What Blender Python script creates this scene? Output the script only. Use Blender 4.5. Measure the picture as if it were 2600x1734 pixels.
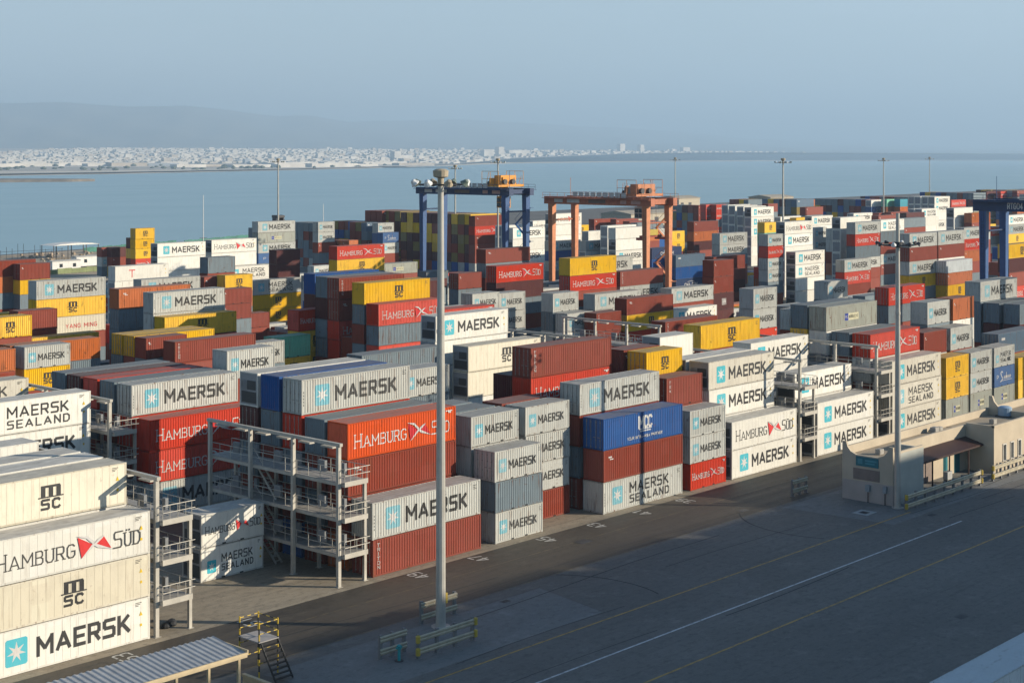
import bpy, bmesh, math, random
from mathutils import Vector, Matrix
R = math.radians
random.seed(11)
for o in list(bpy.data.objects): bpy.data.objects.remove(o)
SC = bpy.context.scene
COL = SC.collection

# ------------------------------------------------------------ camera, sky, sun
# yard axes: X runs along the containers, Y across the rows, Z up
CAM_A = 42.6
cam = bpy.data.cameras.new('camera'); camo = bpy.data.objects.new('camera', cam); COL.objects.link(camo)
camo.location = (0, 0, 33); camo.rotation_euler = (R(90), 0, R(CAM_A - 90))
cam.sensor_width = 36; cam.lens = 36 * 3890 / 2600; cam.shift_y = (395 - 867) / 2600
cam.clip_start = 0.5; cam.clip_end = 90000
SC.camera = camo
SUN_EL, SUN_AZ = 18.5, -50.8
w = bpy.data.worlds.new('World'); SC.world = w; w.use_nodes = True
wn, wl = w.node_tree.nodes, w.node_tree.links
bg = wn['Background']
sky = wn.new('ShaderNodeTexSky'); sky.sky_type = 'NISHITA'; sky.sun_disc = False
sky.sun_elevation = R(SUN_EL); sky.sun_rotation = R(90 - SUN_AZ)
sky.altitude = 0; sky.air_density = 1.6; sky.dust_density = .4; sky.ozone_density = 3.0
tc = wn.new('ShaderNodeTexCoord'); mp = wn.new('ShaderNodeMapping'); mp.inputs['Scale'].default_value = (1, 1, 5)
cn = wn.new('ShaderNodeTexNoise'); cn.inputs['Scale'].default_value = 2.2; cn.inputs['Detail'].default_value = 5; cn.inputs['Roughness'].default_value = .5
cr = wn.new('ShaderNodeValToRGB'); cr.color_ramp.elements[0].position = .40; cr.color_ramp.elements[1].position = .72
mx = wn.new('ShaderNodeMix'); mx.data_type = 'RGBA'
ml = wn.new('ShaderNodeMath'); ml.operation = 'MULTIPLY_ADD'; ml.inputs[1].default_value = .22; ml.inputs[2].default_value = .62
wl.new(tc.outputs['Generated'], mp.inputs['Vector']); wl.new(mp.outputs[0], cn.inputs['Vector'])
wl.new(cn.outputs['Fac'], cr.inputs[0]); wl.new(cr.outputs[0], ml.inputs[0]); sxyz = wn.new('ShaderNodeSeparateXYZ'); wl.new(tc.outputs['Generated'], sxyz.inputs[0])
mr = wn.new('ShaderNodeMapRange'); mr.interpolation_type = 'SMOOTHSTEP'; mr.inputs['From Min'].default_value = .10; mr.inputs['From Max'].default_value = .22; mr.inputs['To Min'].default_value = 1; mr.inputs['To Max'].default_value = .0
wl.new(sxyz.outputs['Z'], mr.inputs['Value']); mm = wn.new('ShaderNodeMath'); mm.operation = 'MULTIPLY'
dp = wn.new('ShaderNodeVectorMath'); dp.operation = 'DOT_PRODUCT'; wl.new(tc.outputs['Generated'], dp.inputs[0]); dp.inputs[1].default_value = (.736, .677, 0)
ma = wn.new('ShaderNodeMapRange'); ma.interpolation_type = 'SMOOTHSTEP'; ma.inputs['From Min'].default_value = -.3; ma.inputs['From Max'].default_value = .6; ma.inputs['To Min'].default_value = .25; ma.inputs['To Max'].default_value = 1   # horizon glow dimmed away from the view to cut fill on shaded ends
wl.new(dp.outputs['Value'], ma.inputs['Value']); mb2 = wn.new('ShaderNodeMath'); mb2.operation = 'MULTIPLY'; wl.new(ml.outputs[0], mb2.inputs[0]); wl.new(ma.outputs[0], mb2.inputs[1])
wl.new(mb2.outputs[0], mm.inputs[0]); wl.new(mr.outputs[0], mm.inputs[1])
wl.new(mm.outputs[0], mx.inputs['Factor'])
tn = wn.new('ShaderNodeMix'); tn.data_type = 'RGBA'; tn.blend_type = 'MULTIPLY'; tn.inputs['Factor'].default_value = 1; wl.new(sky.outputs[0], tn.inputs['A']); tn.inputs['B'].default_value = (1.0, 1.22, 1.5, 1); wl.new(tn.outputs['Result'], mx.inputs['A']); mx.inputs['B'].default_value = (9.4, 11.6, 13.6, 1)
wl.new(mx.outputs['Result'], bg.inputs['Color']); bg.inputs['Strength'].default_value = 0.05
sun = bpy.data.lights.new('sun', 'SUN'); suno = bpy.data.objects.new('sun', sun); COL.objects.link(suno)
sun.energy = 5.0; sun.angle = R(.5); sun.color = (1, .88, .70)
sd = Vector((math.cos(R(SUN_EL)) * math.cos(R(SUN_AZ)), math.cos(R(SUN_EL)) * math.sin(R(SUN_AZ)), math.sin(R(SUN_EL))))
suno.rotation_euler = sd.to_track_quat('Z', 'Y').to_euler(); suno.location = (100, -100, 120)
SC.view_settings.view_transform = 'Standard'; SC.view_settings.look = 'None'
SC.view_settings.exposure = 0.56
SC.cycles.volume_bounces = 1; SC.cycles.diffuse_bounces = 1; SC.view_settings.gamma = 1.0

# ------------------------------------------------------------ mesh helpers
class MB:
    """collects faces with material slots; build() links ONE mesh object"""
    def __init__(s): s.v = []; s.f = []; s.m = []
    def add(s, vs, fs, m=0):
        b = len(s.v); s.v += [tuple(p) for p in vs]
        for f in fs: s.f.append([b + i for i in f]); s.m.append(m)
        return s
    def box(s, x0, x1, y0, y1, z0, z1, m=0):
        return s.add([(x0,y0,z0),(x1,y0,z0),(x1,y1,z0),(x0,y1,z0),(x0,y0,z1),(x1,y0,z1),(x1,y1,z1),(x0,y1,z1)],
                     [(3,2,1,0),(4,5,6,7),(0,1,5,4),(1,2,6,5),(2,3,7,6),(3,0,4,7)], m)
    def bar(s, p, q, r, n=8, r2=None, m=0):
        p, q = Vector(p), Vector(q); r2 = r if r2 is None else r2
        d = (q - p).normalized(); a = d.orthogonal().normalized(); b = d.cross(a)
        vs = []
        for c, rr in ((p, r), (q, r2)):
            for i in range(n):
                t = 2 * math.pi * i / n + math.pi / n; vs.append(c + a * (math.cos(t) * rr) + b * (math.sin(t) * rr))
        fs = [(i, (i + 1) % n, n + (i + 1) % n, n + i) for i in range(n)] + [tuple(range(n))[::-1], tuple(range(n, 2 * n))]
        return s.add(vs, fs, m)
    def beam(s, p, q, wx, wz, m=0):
        p, q = Vector(p), Vector(q); d = (q - p).normalized()
        up = Vector((0, 0, 1)) if abs(d.z) < .95 else Vector((0, 1, 0))
        a = d.cross(up).normalized() * (wx / 2); b = a.cross(d).normalized() * (wz / 2)
        vs = [p - a - b, p + a - b, p + a + b, p - a + b, q - a - b, q + a - b, q + a + b, q - a + b]
        return s.add(vs, [(0,1,2,3),(7,6,5,4),(0,4,5,1),(1,5,6,2),(2,6,7,3),(3,7,4,0)], m)
    def prism(s, pts, axis, a0, a1, m=0):
        """outline pts (2-D) pushed along an axis"""
        def P(u, v, a): return {'x': (a, u, v), 'y': (u, a, v), 'z': (u, v, a)}[axis]
        n = len(pts); vs = [P(u, v, a0) for u, v in pts] + [P(u, v, a1) for u, v in pts]
        fs = [(i, (i + 1) % n, n + (i + 1) % n, n + i) for i in range(n)] + [tuple(range(n))[::-1], tuple(range(n, 2 * n))]
        return s.add(vs, fs, m)
    def lathe(s, prof, c, n=16, m=0):
        vs = []; fs = []
        for r, z in prof:
            for i in range(n):
                t = 2 * math.pi * i / n; vs.append((c[0] + r * math.cos(t), c[1] + r * math.sin(t), c[2] + z))
        for k in range(len(prof) - 1):
            for i in range(n): fs.append((k*n+i, k*n+(i+1)%n, (k+1)*n+(i+1)%n, (k+1)*n+i))
        fs += [tuple(range(n))[::-1], tuple(range((len(prof)-1)*n, len(prof)*n))]
        return s.add(vs, fs, m)
    def mesh(s, name, mats, fix=True):
        me = bpy.data.meshes.new(name); me.from_pydata(s.v, [], s.f)
        for m in mats: me.materials.append(m)
        if len(mats) > 1: me.polygons.foreach_set('material_index', s.m)
        if fix:
            bm = bmesh.new(); bm.from_mesh(me); bmesh.ops.recalc_face_normals(bm, faces=bm.faces); bm.to_mesh(me); bm.free()
        me.update(); return me
    def build(s, name, mat, parent=None, fix=True, loc=None):
        mats = mat if isinstance(mat, list) else [mat]
        return obj(name, s.mesh(name, mats, fix), parent, loc)

def obj(name, me, parent=None, loc=None):
    o = bpy.data.objects.new(name, me); COL.objects.link(o)
    if parent is not None: o.parent = parent
    if loc is not None: o.location = loc
    return o
def tag(o, label=None, cat=None, group=None, kind=None):
    for k, v in (('label', label), ('category', cat), ('group', group), ('kind', kind)):
        if v: o[k] = v
    return o
def thing(name, label, cat, loc=(0, 0, 0), group=None, rz=0):
    o = obj(name, None); o.location = loc; o.rotation_euler = (0, 0, rz); o.empty_display_size = .5
    return tag(o, label, cat, group)
def copy_tree(o, parent=None):
    c = o.copy(); COL.objects.link(c)
    if parent is not None: c.parent = parent
    for ch in list(o.children): copy_tree(ch, c)
    return c

# ------------------------------------------------------------ materials
def new_mat(name):
    m = bpy.data.materials.new(name); m.use_nodes = True
    return m, m.node_tree.nodes, m.node_tree.links, m.node_tree.nodes['Principled BSDF']
def rgbmix(n, l, fac, a, b, mode='MIX'):
    x = n.new('ShaderNodeMix'); x.data_type = 'RGBA'; x.blend_type = mode
    for sock, val in (('Factor', fac), ('A', a), ('B', b)):
        if isinstance(val, (int, float)): x.inputs[sock].default_value = val
        elif isinstance(val, (tuple, list)): x.inputs[sock].default_value = (*val[:3], 1)
        else: l.new(val, x.inputs[sock])
    return x.outputs['Result']
def noise(n, l, vec, scale, detail=4, rough=.55, dim='3D'):
    t = n.new('ShaderNodeTexNoise'); t.inputs['Scale'].default_value = scale; t.inputs['Detail'].default_value = detail
    t.inputs['Roughness'].default_value = rough
    if vec is not None: l.new(vec, t.inputs['Vector'])
    return t.outputs['Fac']
def ramp(n, l, fac, a, b, va=0, vb=1):
    t = n.new('ShaderNodeMapRange'); t.inputs['From Min'].default_value = a; t.inputs['From Max'].default_value = b
    t.inputs['To Min'].default_value = va; t.inputs['To Max'].default_value = vb
    l.new(fac, t.inputs['Value']); return t.outputs['Result']
def mapping(n, l, vec, scale, add=None):
    t = n.new('ShaderNodeVectorMath'); t.operation = 'MULTIPLY'; l.new(vec, t.inputs[0]); t.inputs[1].default_value = scale
    if add is None: return t.outputs[0]
    u = n.new('ShaderNodeVectorMath'); u.operation = 'ADD'; l.new(t.outputs[0], u.inputs[0]); l.new(add, u.inputs[1]); return u.outputs[0]
_mats = {}
def paint(name, rgb, rust=.35, rough=.5, roof=False, far=False, dust=.45, vary=.10):
    """weathered container paint: tone differs per container, streaks of rust, dust on roofs"""
    key = (name, roof, far)
    if key in _mats: return _mats[key]
    m, n, l, p = new_mat(name)
    c = n.new('ShaderNodeTexCoord').outputs['Object']
    if far: rnd = n.new('ShaderNodeNewGeometry').outputs['Random Per Island']
    else: rnd = n.new('ShaderNodeObjectInfo').outputs['Random']
    k = n.new('ShaderNodeMath'); k.operation = 'MULTIPLY'; l.new(rnd, k.inputs[0]); k.inputs[1].default_value = 57.0
    off = n.new('ShaderNodeCombineXYZ'); l.new(k.outputs[0], off.inputs[0]); l.new(k.outputs[0], off.inputs[1]); off = off.outputs[0]
    rgb = tuple(x * .9 for x in rgb)
    hs = n.new('ShaderNodeHueSaturation'); hs.inputs['Color'].default_value = (*rgb, 1)
    l.new(ramp(n, l, rnd, 0, 1, 1 - vary, 1 + vary), hs.inputs['Value'])
    l.new(ramp(n, l, rnd, 1, 0, .92, 1.08), hs.inputs['Saturation'])
    col = hs.outputs[0]
    big = noise(n, l, mapping(n, l, c, (.35, .35, .5), off), 1.0, 5)
    lum = sum(rgb) / 3
    fade = tuple(min(.8, x * .86 + .14 * (lum * .8 + .07)) for x in rgb)
    col = rgbmix(n, l, ramp(n, l, big, .4, .75, 0, .28), col, fade)
    if roof:
        d = noise(n, l, mapping(n, l, c, (.5, 1.2, 1), off), 1.6, 6, .65)
        col = rgbmix(n, l, ramp(n, l, d, .25, .7, dust * .55, min(.95, dust * 1.5)), col, (.27, .245, .215))
        st = noise(n, l, mapping(n, l, c, (.25, .9, 1), off), 2.3, 5, .6)
        col = rgbmix(n, l, ramp(n, l, st, .58, .72, 0, .45), col, (.12, .10, .085))
    else:
        fl = n.new('ShaderNodeVectorMath'); fl.operation = 'FLOOR'; l.new(mapping(n, l, c, (.83, .9, .8), off), fl.inputs[0])
        wnz = n.new('ShaderNodeTexWhiteNoise'); l.new(fl.outputs[0], wnz.inputs['Vector'])
        col = rgbmix(n, l, ramp(n, l, wnz.outputs['Value'], .86, .90, 0, .22), col, tuple(min(.85, x * 1.18 + .02) for x in rgb))   # repainted panels
        col = rgbmix(n, l, ramp(n, l, wnz.outputs['Value'], .08, .05, 0, .22), col, tuple(x * .72 for x in rgb))
        st = noise(n, l, mapping(n, l, c, (2.6, 2.6, .22), off), 1.5, 5, .6)
        col = rgbmix(n, l, ramp(n, l, st, .56, .70, 0, min(1, rust * 1.7)), col, (.15, .062, .028))
        rs = noise(n, l, mapping(n, l, c, (.9, .9, .9), off), 1.9, 8, .72)
        col = rgbmix(n, l, ramp(n, l, rs, .62, .68, 0, min(1, rust * 2)), col, (.13, .05, .025))
        gr = noise(n, l, mapping(n, l, c, (1.1, 1.1, .5), off), 1.2, 6, .65)
        col = rgbmix(n, l, ramp(n, l, gr, .50, .76, 0, .42), col, tuple(.6*x + .4*y for x, y in zip(rgb, (.13, .10, .075))))
    l.new(col, p.inputs['Base Color']); p.inputs['Roughness'].default_value = rough + (.2 if roof else 0)
    p.inputs['Specular IOR Level'].default_value = .18
    _mats[key] = m; return m
def plain(name, rgb, rough=.5, metal=0, var=.12, scale=1.5, spec=.4):
    key = ('plain', name)
    if key in _mats: return _mats[key]
    m, n, l, p = new_mat(name)
    c = n.new('ShaderNodeTexCoord').outputs['Object']
    f = noise(n, l, c, scale, 5)
    a = tuple(x * (1 - var) for x in rgb); b = tuple(min(1, x * (1 + var)) for x in rgb)
    l.new(rgbmix(n, l, ramp(n, l, f, .3, .7), a, b), p.inputs['Base Color'])
    p.inputs['Roughness'].default_value = rough; p.inputs['Metallic'].default_value = metal; p.inputs['Specular IOR Level'].default_value = spec
    _mats[key] = m; return m

C_ = dict(grey=(.60,.605,.56), white=(.90,.875,.79), cream=(.84,.77,.61), tan=(.70,.66,.56), red=(.66,.055,.025), orange=(.76,.10,.018), brown=(.30,.062,.038),
          maroon=(.115,.03,.03), yellow=(.95,.55,.02), olive=(.30,.22,.06), blue=(.022,.11,.36), navy=(.025,.06,.16), safblue=(.07,.16,.36), slate=(.13,.20,.28),
          mint=(.22,.62,.42), cyan=(.08,.38,.48), green=(.22,.42,.16), rustor=(.58,.16,.045), bluegrey=(.20,.255,.29), ice=(.72,.77,.79), stone=(.46,.475,.41))
def worn(name, rgb, wear):
    m, n, l, p = new_mat(name); c = n.new('ShaderNodeTexCoord').outputs['Object']; rnd = n.new('ShaderNodeObjectInfo').outputs['Random']
    f = noise(n, l, mapping(n, l, c, (1.4, 1, .8)), 2.2, 7, .7); g = noise(n, l, mapping(n, l, c, (9, 1, .7)), 1.0, 3, .6)
    a = rgbmix(n, l, ramp(n, l, rnd, 0, 1, 0, .55), rgb, wear)
    a = rgbmix(n, l, ramp(n, l, f, .45, .70, 0, .55), a, wear); a = rgbmix(n, l, ramp(n, l, g, .58, .70, 0, .5), a, wear)
    l.new(a, p.inputs['Base Color']); p.inputs['Roughness'].default_value = .6; p.inputs['Specular IOR Level'].default_value = .3; return m
BLACK = worn('lettering_black', (.022,.022,.024), (.07,.07,.068))
CHAR = worn('lettering_charcoal', (.03,.029,.028), (.11,.107,.10))
WHITE = worn('lettering_white', (.74,.74,.72), (.48,.44,.41))
REDL = plain('lettering_red', (.62,.03,.03), .6)
SKYB = worn('emblem_blue', (.14,.46,.56), (.36,.52,.55))
TEAL = plain('emblem_teal', (.05,.42,.50), .55)
AQUA = worn('emblem_aqua', (.02,.44,.56), (.14,.48,.55))
YEL = plain('sticker_yellow', (.75,.5,.02), .5)
DBLUE = plain('label_blue', (.03,.06,.35), .5)
LCREAM = plain('label_cream', (.70,.66,.45), .5)
ORNG = plain('label_orange', (.75,.22,.08), .5)
RUSTP = plain('rust_patch', (.22,.085,.03), .8, var=.5, scale=3)

# ------------------------------------------------------------ stroke lettering
G = dict(
 M=(1.0,[[(0,0),(0,1),(.5,.32),(1,1),(1,0)]]), A=(.92,[[(0,0),(.46,1),(.92,0)],[(.17,.3),(.75,.3)]]),
 E=(.68,[[(.68,1),(0,1),(0,0),(.68,0)],[(0,.5),(.6,.5)]]), R=(.76,[[(0,0),(0,1),(.62,1),(.74,.88),(.74,.6),(.62,.47),(0,.47)],[(.4,.47),(.76,0)]]),
 S=(.74,[[(.74,1),(.12,1),(0,.89),(0,.64),(.12,.53),(.62,.53),(.74,.42),(.74,.11),(.62,0),(0,0)]]), K=(.8,[[(0,0),(0,1)],[(.74,1),(.05,.42)],[(.25,.56),(.8,0)]]),
 L=(.62,[[(0,1),(0,0),(.62,0)]]), N=(.76,[[(0,0),(0,1),(.76,0),(.76,1)]]), D=(.76,[[(0,0),(0,1),(.5,1),(.76,.76),(.76,.24),(.5,0),(0,0)]]),
 H=(.76,[[(0,0),(0,1)],[(.76,0),(.76,1)],[(0,.5),(.76,.5)]]), B=(.7,[[(0,0),(0,1),(.52,1),(.66,.88),(.66,.64),(.52,.52),(0,.52)],[(.5,.52),(.7,.38),(.7,.14),(.54,0),(0,0)]]),
 U=(.74,[[(0,1),(0,.2),(.18,0),(.56,0),(.74,.2),(.74,1)]]), G=(.78,[[(.76,.85),(.56,1),(.2,1),(0,.8),(0,.2),(.2,0),(.58,0),(.78,.18),(.78,.48),(.48,.48)]]),
 Y=(.8,[[(0,1),(.4,.5),(.8,1)],[(.4,.5),(.4,0)]]), I=(.1,[[(.05,0),(.05,1)]]), P=(.7,[[(0,0),(0,1),(.56,1),(.7,.86),(.7,.6),(.56,.45),(0,.45)]]),
 O=(.84,[[(.2,0),(0,.22),(0,.78),(.2,1),(.64,1),(.84,.78),(.84,.22),(.64,0),(.2,0)]]), C=(.74,[[(.74,.82),(.56,1),(.2,1),(0,.8),(0,.2),(.2,0),(.56,0),(.74,.18)]]),
 T=(.76,[[(0,1),(.76,1)],[(.38,1),(.38,0)]]), F=(.62,[[(.62,1),(0,1),(0,0)],[(0,.52),(.52,.52)]]), X=(.74,[[(0,0),(.74,1)],[(0,1),(.74,0)]]),
 V=(.84,[[(0,1),(.42,0),(.84,1)]]), W=(1.1,[[(0,1),(.28,0),(.55,.8),(.82,0),(1.1,1)]]), Z=(.7,[[(0,1),(.7,1),(0,0),(.7,0)]]), J=(.5,[[(.5,1),(.5,.2),(.34,0),(0,.05)]]), Q=(.84,[[(.2,0),(0,.22),(0,.78),(.2,1),(.64,1),(.84,.78),(.84,.22),(.64,0),(.2,0)],[(.5,.3),(.9,-.05)]]))
G['&'] = (.8,[[(.8,0),(.15,.72),(.2,.95),(.42,1),(.55,.85),(.45,.6),(.05,.35),(.05,.1),(.25,0),(.5,.05),(.78,.4)]]); G['-'] = (.4,[[(0,.45),(.4,.45)]]); G[' '] = (.4,[])
G['0'] = G['O']; G['1'] = (.3,[[(0,.8),(.25,1),(.25,0)]]); G['3'] = (.66,[[(0,1),(.54,1),(.66,.88),(.66,.64),(.54,.52),(.2,.52)],[(.54,.52),(.66,.4),(.66,.12),(.54,0),(0,0)]])
G['4'] = (.72,[[(.55,0),(.55,1),(0,.3),(.72,.3)]]); G['5'] = (.66,[[(.62,1),(0,1),(0,.55),(.5,.55),(.66,.4),(.66,.14),(.5,0),(0,0)]]); G['7'] = (.66,[[(0,1),(.66,1),(.2,0)]])
G['8'] = (.68,[[(.14,.52),(.02,.64),(.02,.88),(.14,1),(.54,1),(.66,.88),(.66,.64),(.54,.52),(.14,.52),(0,.38),(0,.12),(.14,0),(.54,0),(.68,.12),(.68,.38),(.54,.52)]])
G['9'] = (.66,[[(.66,.5),(.12,.5),(0,.62),(0,.88),(.12,1),(.54,1),(.66,.88),(.66,.12),(.54,0),(.05,0)]])
class Text:
    """flat strokes in a local (s, t) plane; every stroke lies a hair above the last so none are coplanar"""
    def __init__(s): s.q = []; s.part = 'lettering'
    def poly(s, pts, m=0): s.q.append((pts, m, s.part)); return s
    def on(s, part): s.part = part; return s
    def rect(s, x0, x1, z0, z1, m=0): return s.poly([(x0,z0),(x1,z0),(x1,z1),(x0,z1)], m)
    def stroke(s, pts, t, m=0):
        for (x0, z0), (x1, z1) in zip(pts, pts[1:]):
            d = math.hypot(x1-x0, z1-z0)
            if d < 1e-6: continue
            ex, ez = (x1-x0)/d*t/2, (z1-z0)/d*t/2; k = 1.0 if min(abs(ex), abs(ez)) < .1*t else .35   # short caps on slanting strokes
            s.poly([(x0-ex*k+ez, z0-ez*k-ex), (x1+ex*k+ez, z1+ez*k-ex), (x1+ex*k-ez, z1+ez*k+ex), (x0-ex*k-ez, z0-ez*k+ex)], m)
        return s
    def text(s, txt, x0, x1, z, h, t, m=0, serif=False, small=1.0, gap=.40):
        """fits the words between x0 and x1; small < 1 makes small capitals after each first letter"""
        wd = []; first = True
        for ch in txt:
            k = 1.0 if first else small; first = (ch == ' ')
            wd.append((ch, k))
        tot = sum((G['U'][0] if c == 'Ü' else G[c][0]) * k + gap * k for c, k in wd) - gap
        sx = (x1 - x0) / tot; x = x0
        for ch, k in wd:
            gw, st = G['U' if ch == 'Ü' else ch]
            for pl in st:
                pp = [(x + a * sx * k, z + b * h * k) for a, b in pl]
                s.stroke(pp, t * (.5 + .5 * k), m)
                if serif:
                    for (a, b) in (pp[0], pp[-1]):
                        if abs(b - z) < .01 or abs(b - z - h * k) < .01: s.rect(a - t * 1.3, a + t * 1.3, b - t * .35, b + t * .35, m)
            if ch == 'Ü':
                for a in (.2, .54): s.rect(x + (a-.08)*sx*k, x + (a+.08)*sx*k, z + h*k*1.12, z + h*k*1.26, m)
            x += (gw + gap) * sx * k
        return s
    def star(s, x0, z0, w_, h_, mb, mw):
        c = min(w_, h_) * .07; s.part = 'emblem'
        s.poly([(x0+c,z0),(x0+w_-c,z0),(x0+w_,z0+c),(x0+w_,z0+h_-c),(x0+w_-c,z0+h_),(x0+c,z0+h_),(x0,z0+h_-c),(x0,z0+c)], mb)
        cx, cz, r = x0+w_/2, z0+h_/2, min(w_,h_)*.44
        P = [(cx + (r if i % 2 == 0 else r*.36) * math.sin(math.pi*i/7), cz + (r if i % 2 == 0 else r*.36) * math.cos(math.pi*i/7)) for i in range(14)]
        s.poly(P, mw); s.part = 'lettering'; return s
    def msc(s, xc, zc, h, m=0):
        w_ = h * .92; x0 = xc - w_/2; zt = zc + h/2; t = w_ * .23; zm = zc + .02*h
        for i in range(3): s.rect(x0 + i*(w_-t)/2, x0 + i*(w_-t)/2 + t, zm, zt - .05*h, m)
        s.rect(x0, x0 + w_ - .04*w_, zt - .10*h, zt, m); s.rect(x0 - .14*w_, x0 + w_*1.14, zm - .035*h, zm + .02*h, m)
        s.text('SC', x0 + .05*w_, x0 + w_*.95, zc - h*.46, h*.36, t*.50, m, gap=.45); return s
    def build(s, name, mats, parent=None, y=0.0, x=0.0, z=0.0, lift=.006, corr=None, axis='y', only=None):
        """s.q laid on the plane y = const facing -Y (or x = const facing -X, s running to -Y); corr(x) gives the depth of the ribs"""
        vs, fs, mi = [], [], []
        for k, (pts, m, pt) in enumerate(s.q):
            if only and pt != only: continue
            b = len(vs); d = lift + k * .0005
            for a, c in pts: vs.append((a, -d, c))
            fs.append(list(range(b, b + len(pts)))); mi.append(m)
        me = bpy.data.meshes.new(name); me.from_pydata(vs, [], fs)
        for mm in mats: me.materials.append(mm)
        me.polygons.foreach_set('material_index', mi)
        bm = bmesh.new(); bm.from_mesh(me)
        big = [f for f in bm.faces if len(f.verts) > 4]
        if big: bmesh.ops.triangulate(bm, faces=big)
        if corr:
            xs = [v.co.x for v in bm.verts]; lo, hi = min(xs), max(xs)
            for br in corr.breaks:
                if lo < br < hi:
                    bmesh.ops.bisect_plane(bm, geom=bm.verts[:] + bm.edges[:] + bm.faces[:], plane_co=(br, 0, 0), plane_no=(1, 0, 0), dist=1e-5)
            for v in bm.verts: v.co.y += corr(v.co.x)
        for v in bm.verts:
            a, d, c = v.co.x, v.co.y, v.co.z
            v.co = (x + a, y + d, z + c) if axis == 'y' else (x + d, y - a, z + c)
        bm.to_mesh(me); bm.free()
        if parent is False: return me
        return obj(name, me, parent)
def bird(T, x0, z0, w_, h_, mr, mw):
    """the two-piece pennant between the words"""
    P = lambda a, b: (x0 + a*w_, z0 + b*h_)
    T.part = 'pennant'
    T.poly([P(.02,.95), P(.14,.02), P(.47,.52)], mr); T.poly([P(.47,.52), P(.78,.78), P(1.0,.22)], mr)
    T.poly([P(-.02,1.0), P(.3,.93), P(.52,.62), P(.47,.52), P(.28,.82)], mw)
    T.poly([P(.12,.0), P(.2,.08), P(.53,.5), P(.47,.58)], mw); T.poly([P(.47,.5), P(.6,.35), P(.82,.25), P(1.04,.16), P(.7,.42), P(.53,.55)], mw)
    T.poly([P(.47,.52), P(.62,.72), P(.8,.84), P(.74,.72), P(.55,.5)], mw)

# ------------------------------------------------------------ containers
CW = 2.438
class Corr:
    def __init__(s, x0, x1, pitch=.278, depth=.045):
        n = max(1, round((x1-x0)/pitch)); p = (x1-x0)/n; s.p = p; s.x0 = x0; s.x1 = x1; s.d = depth
        s.br = []
        for i in range(n):
            a = x0 + i*p; s.br += [(a,0),(a+.26*p,0),(a+.50*p,depth),(a+.76*p,depth)]
        s.br.append((x1,0)); s.breaks = [b[0] for b in s.br]
    def __call__(s, x):
        if x <= s.x0 or x >= s.x1: return 0
        f = ((x-s.x0)/s.p) % 1
        if f < .26: return 0
        if f < .5: return s.d*(f-.26)/.24
        if f < .76: return s.d
        return s.d*(1-(f-.76)/.24)
def corr_wall(mb, x0, x1, z0, z1, y, sgn, m=0, **k):
    c = Corr(x0, x1, **k); vs = []
    for x, d in c.br: vs += [(x, y + sgn*d, z0), (x, y + sgn*d, z1)]
    n = len(c.br); mb.add(vs, [(2*i, 2*i+2, 2*i+3, 2*i+1) if sgn > 0 else (2*i+1, 2*i+3, 2*i+2, 2*i) for i in range(n-1)], m)
def corr_end(mb, y0, y1, z0, z1, x, sgn, m=0):
    c = Corr(y0, y1, .25, .045); vs = []
    for y, d in c.br: vs += [(x + sgn*d, y, z0), (x + sgn*d, y, z1)]
    n = len(c.br); mb.add(vs, [(2*i, 2*i+2, 2*i+3, 2*i+1) for i in range(n-1)], m)
REEF = {'MW','WH','HW','SW','CW','MV','SV','TW'}
PAINT = dict(MG='grey', MS='grey', GR='bluegrey', PO='stone', MW='white', WH='white', HW='white', SW='white', CW='cream', MV='tan', SV='tan', TW='white', HR='red', HO='orange',
             RB='brown', RT='brown', OR='rustor', DK='maroon', HM='maroon', CY='yellow', OL='olive', BL='blue', MC='blue', BS='safblue', CM='navy', SB='slate', BG='ice', GN='mint', TQ='cyan', YM='cream')
def LEN(l): return 12.192 if l == 40 else 6.058
def frame_mb(L, h, reef):
    mb = MB(); x0, x1 = -L/2, L/2; y0, y1 = -CW/2, CW/2; e = .012
    for x in (x0, x1-.13):
        for y in (y0, y1-.11): mb.box(x, x+.13, y, y+.11, .118, h-.118)
    for y in (y0, y1-.07):
        mb.box(x0+.131, x1-.131, y, y+.07, .03, .16); mb.box(x0+.131, x1-.131, y, y+.07, h-.09, h-.008)
    for x in (x0, x1-.09):
        mb.box(x, x+.09, y0+.111, y1-.111, .03, .16); mb.box(x, x+.09, y0+.111, y1-.111, h-.11, h-.008)
    for x in (x0-.003, x1-.175):
        for y in (y0-.003, y1-.159):
            mb.box(x, x+.178, y, y+.162, 0, .1175); mb.box(x, x+.178, y, y+.162, h-.1175, h)
    if L < 7 :
        for x in (-1.05, .7): mb.box(x, x+.35, y0-.002, y0+.02, .04, .15, 1)
    return mb
def side_mb(L, h, reef):
    mb = MB(); x0, x1 = -L/2+.131, L/2-.131; y0, y1 = -CW/2+.012, CW/2-.012
    if reef:
        for s, y in ((1, y0), (-1, y1)):
            n = round(L/.61); p = (x1-x0)/n
            for i in range(n): mb.box(x0+i*p+.008, x0+(i+1)*p-.008, min(y, y+s*.03), max(y, y+s*.03), .16, h-.09)
            mb.box(x0, x1, y+s*.012 if s > 0 else y-.05, y+.05 if s > 0 else y-.012, .161, h-.091)
    else:
        corr_wall(mb, x0, x1, .16, h-.09, y0, 1); corr_wall(mb, x0, x1, .16, h-.09, y1, -1)
    return mb
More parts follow.
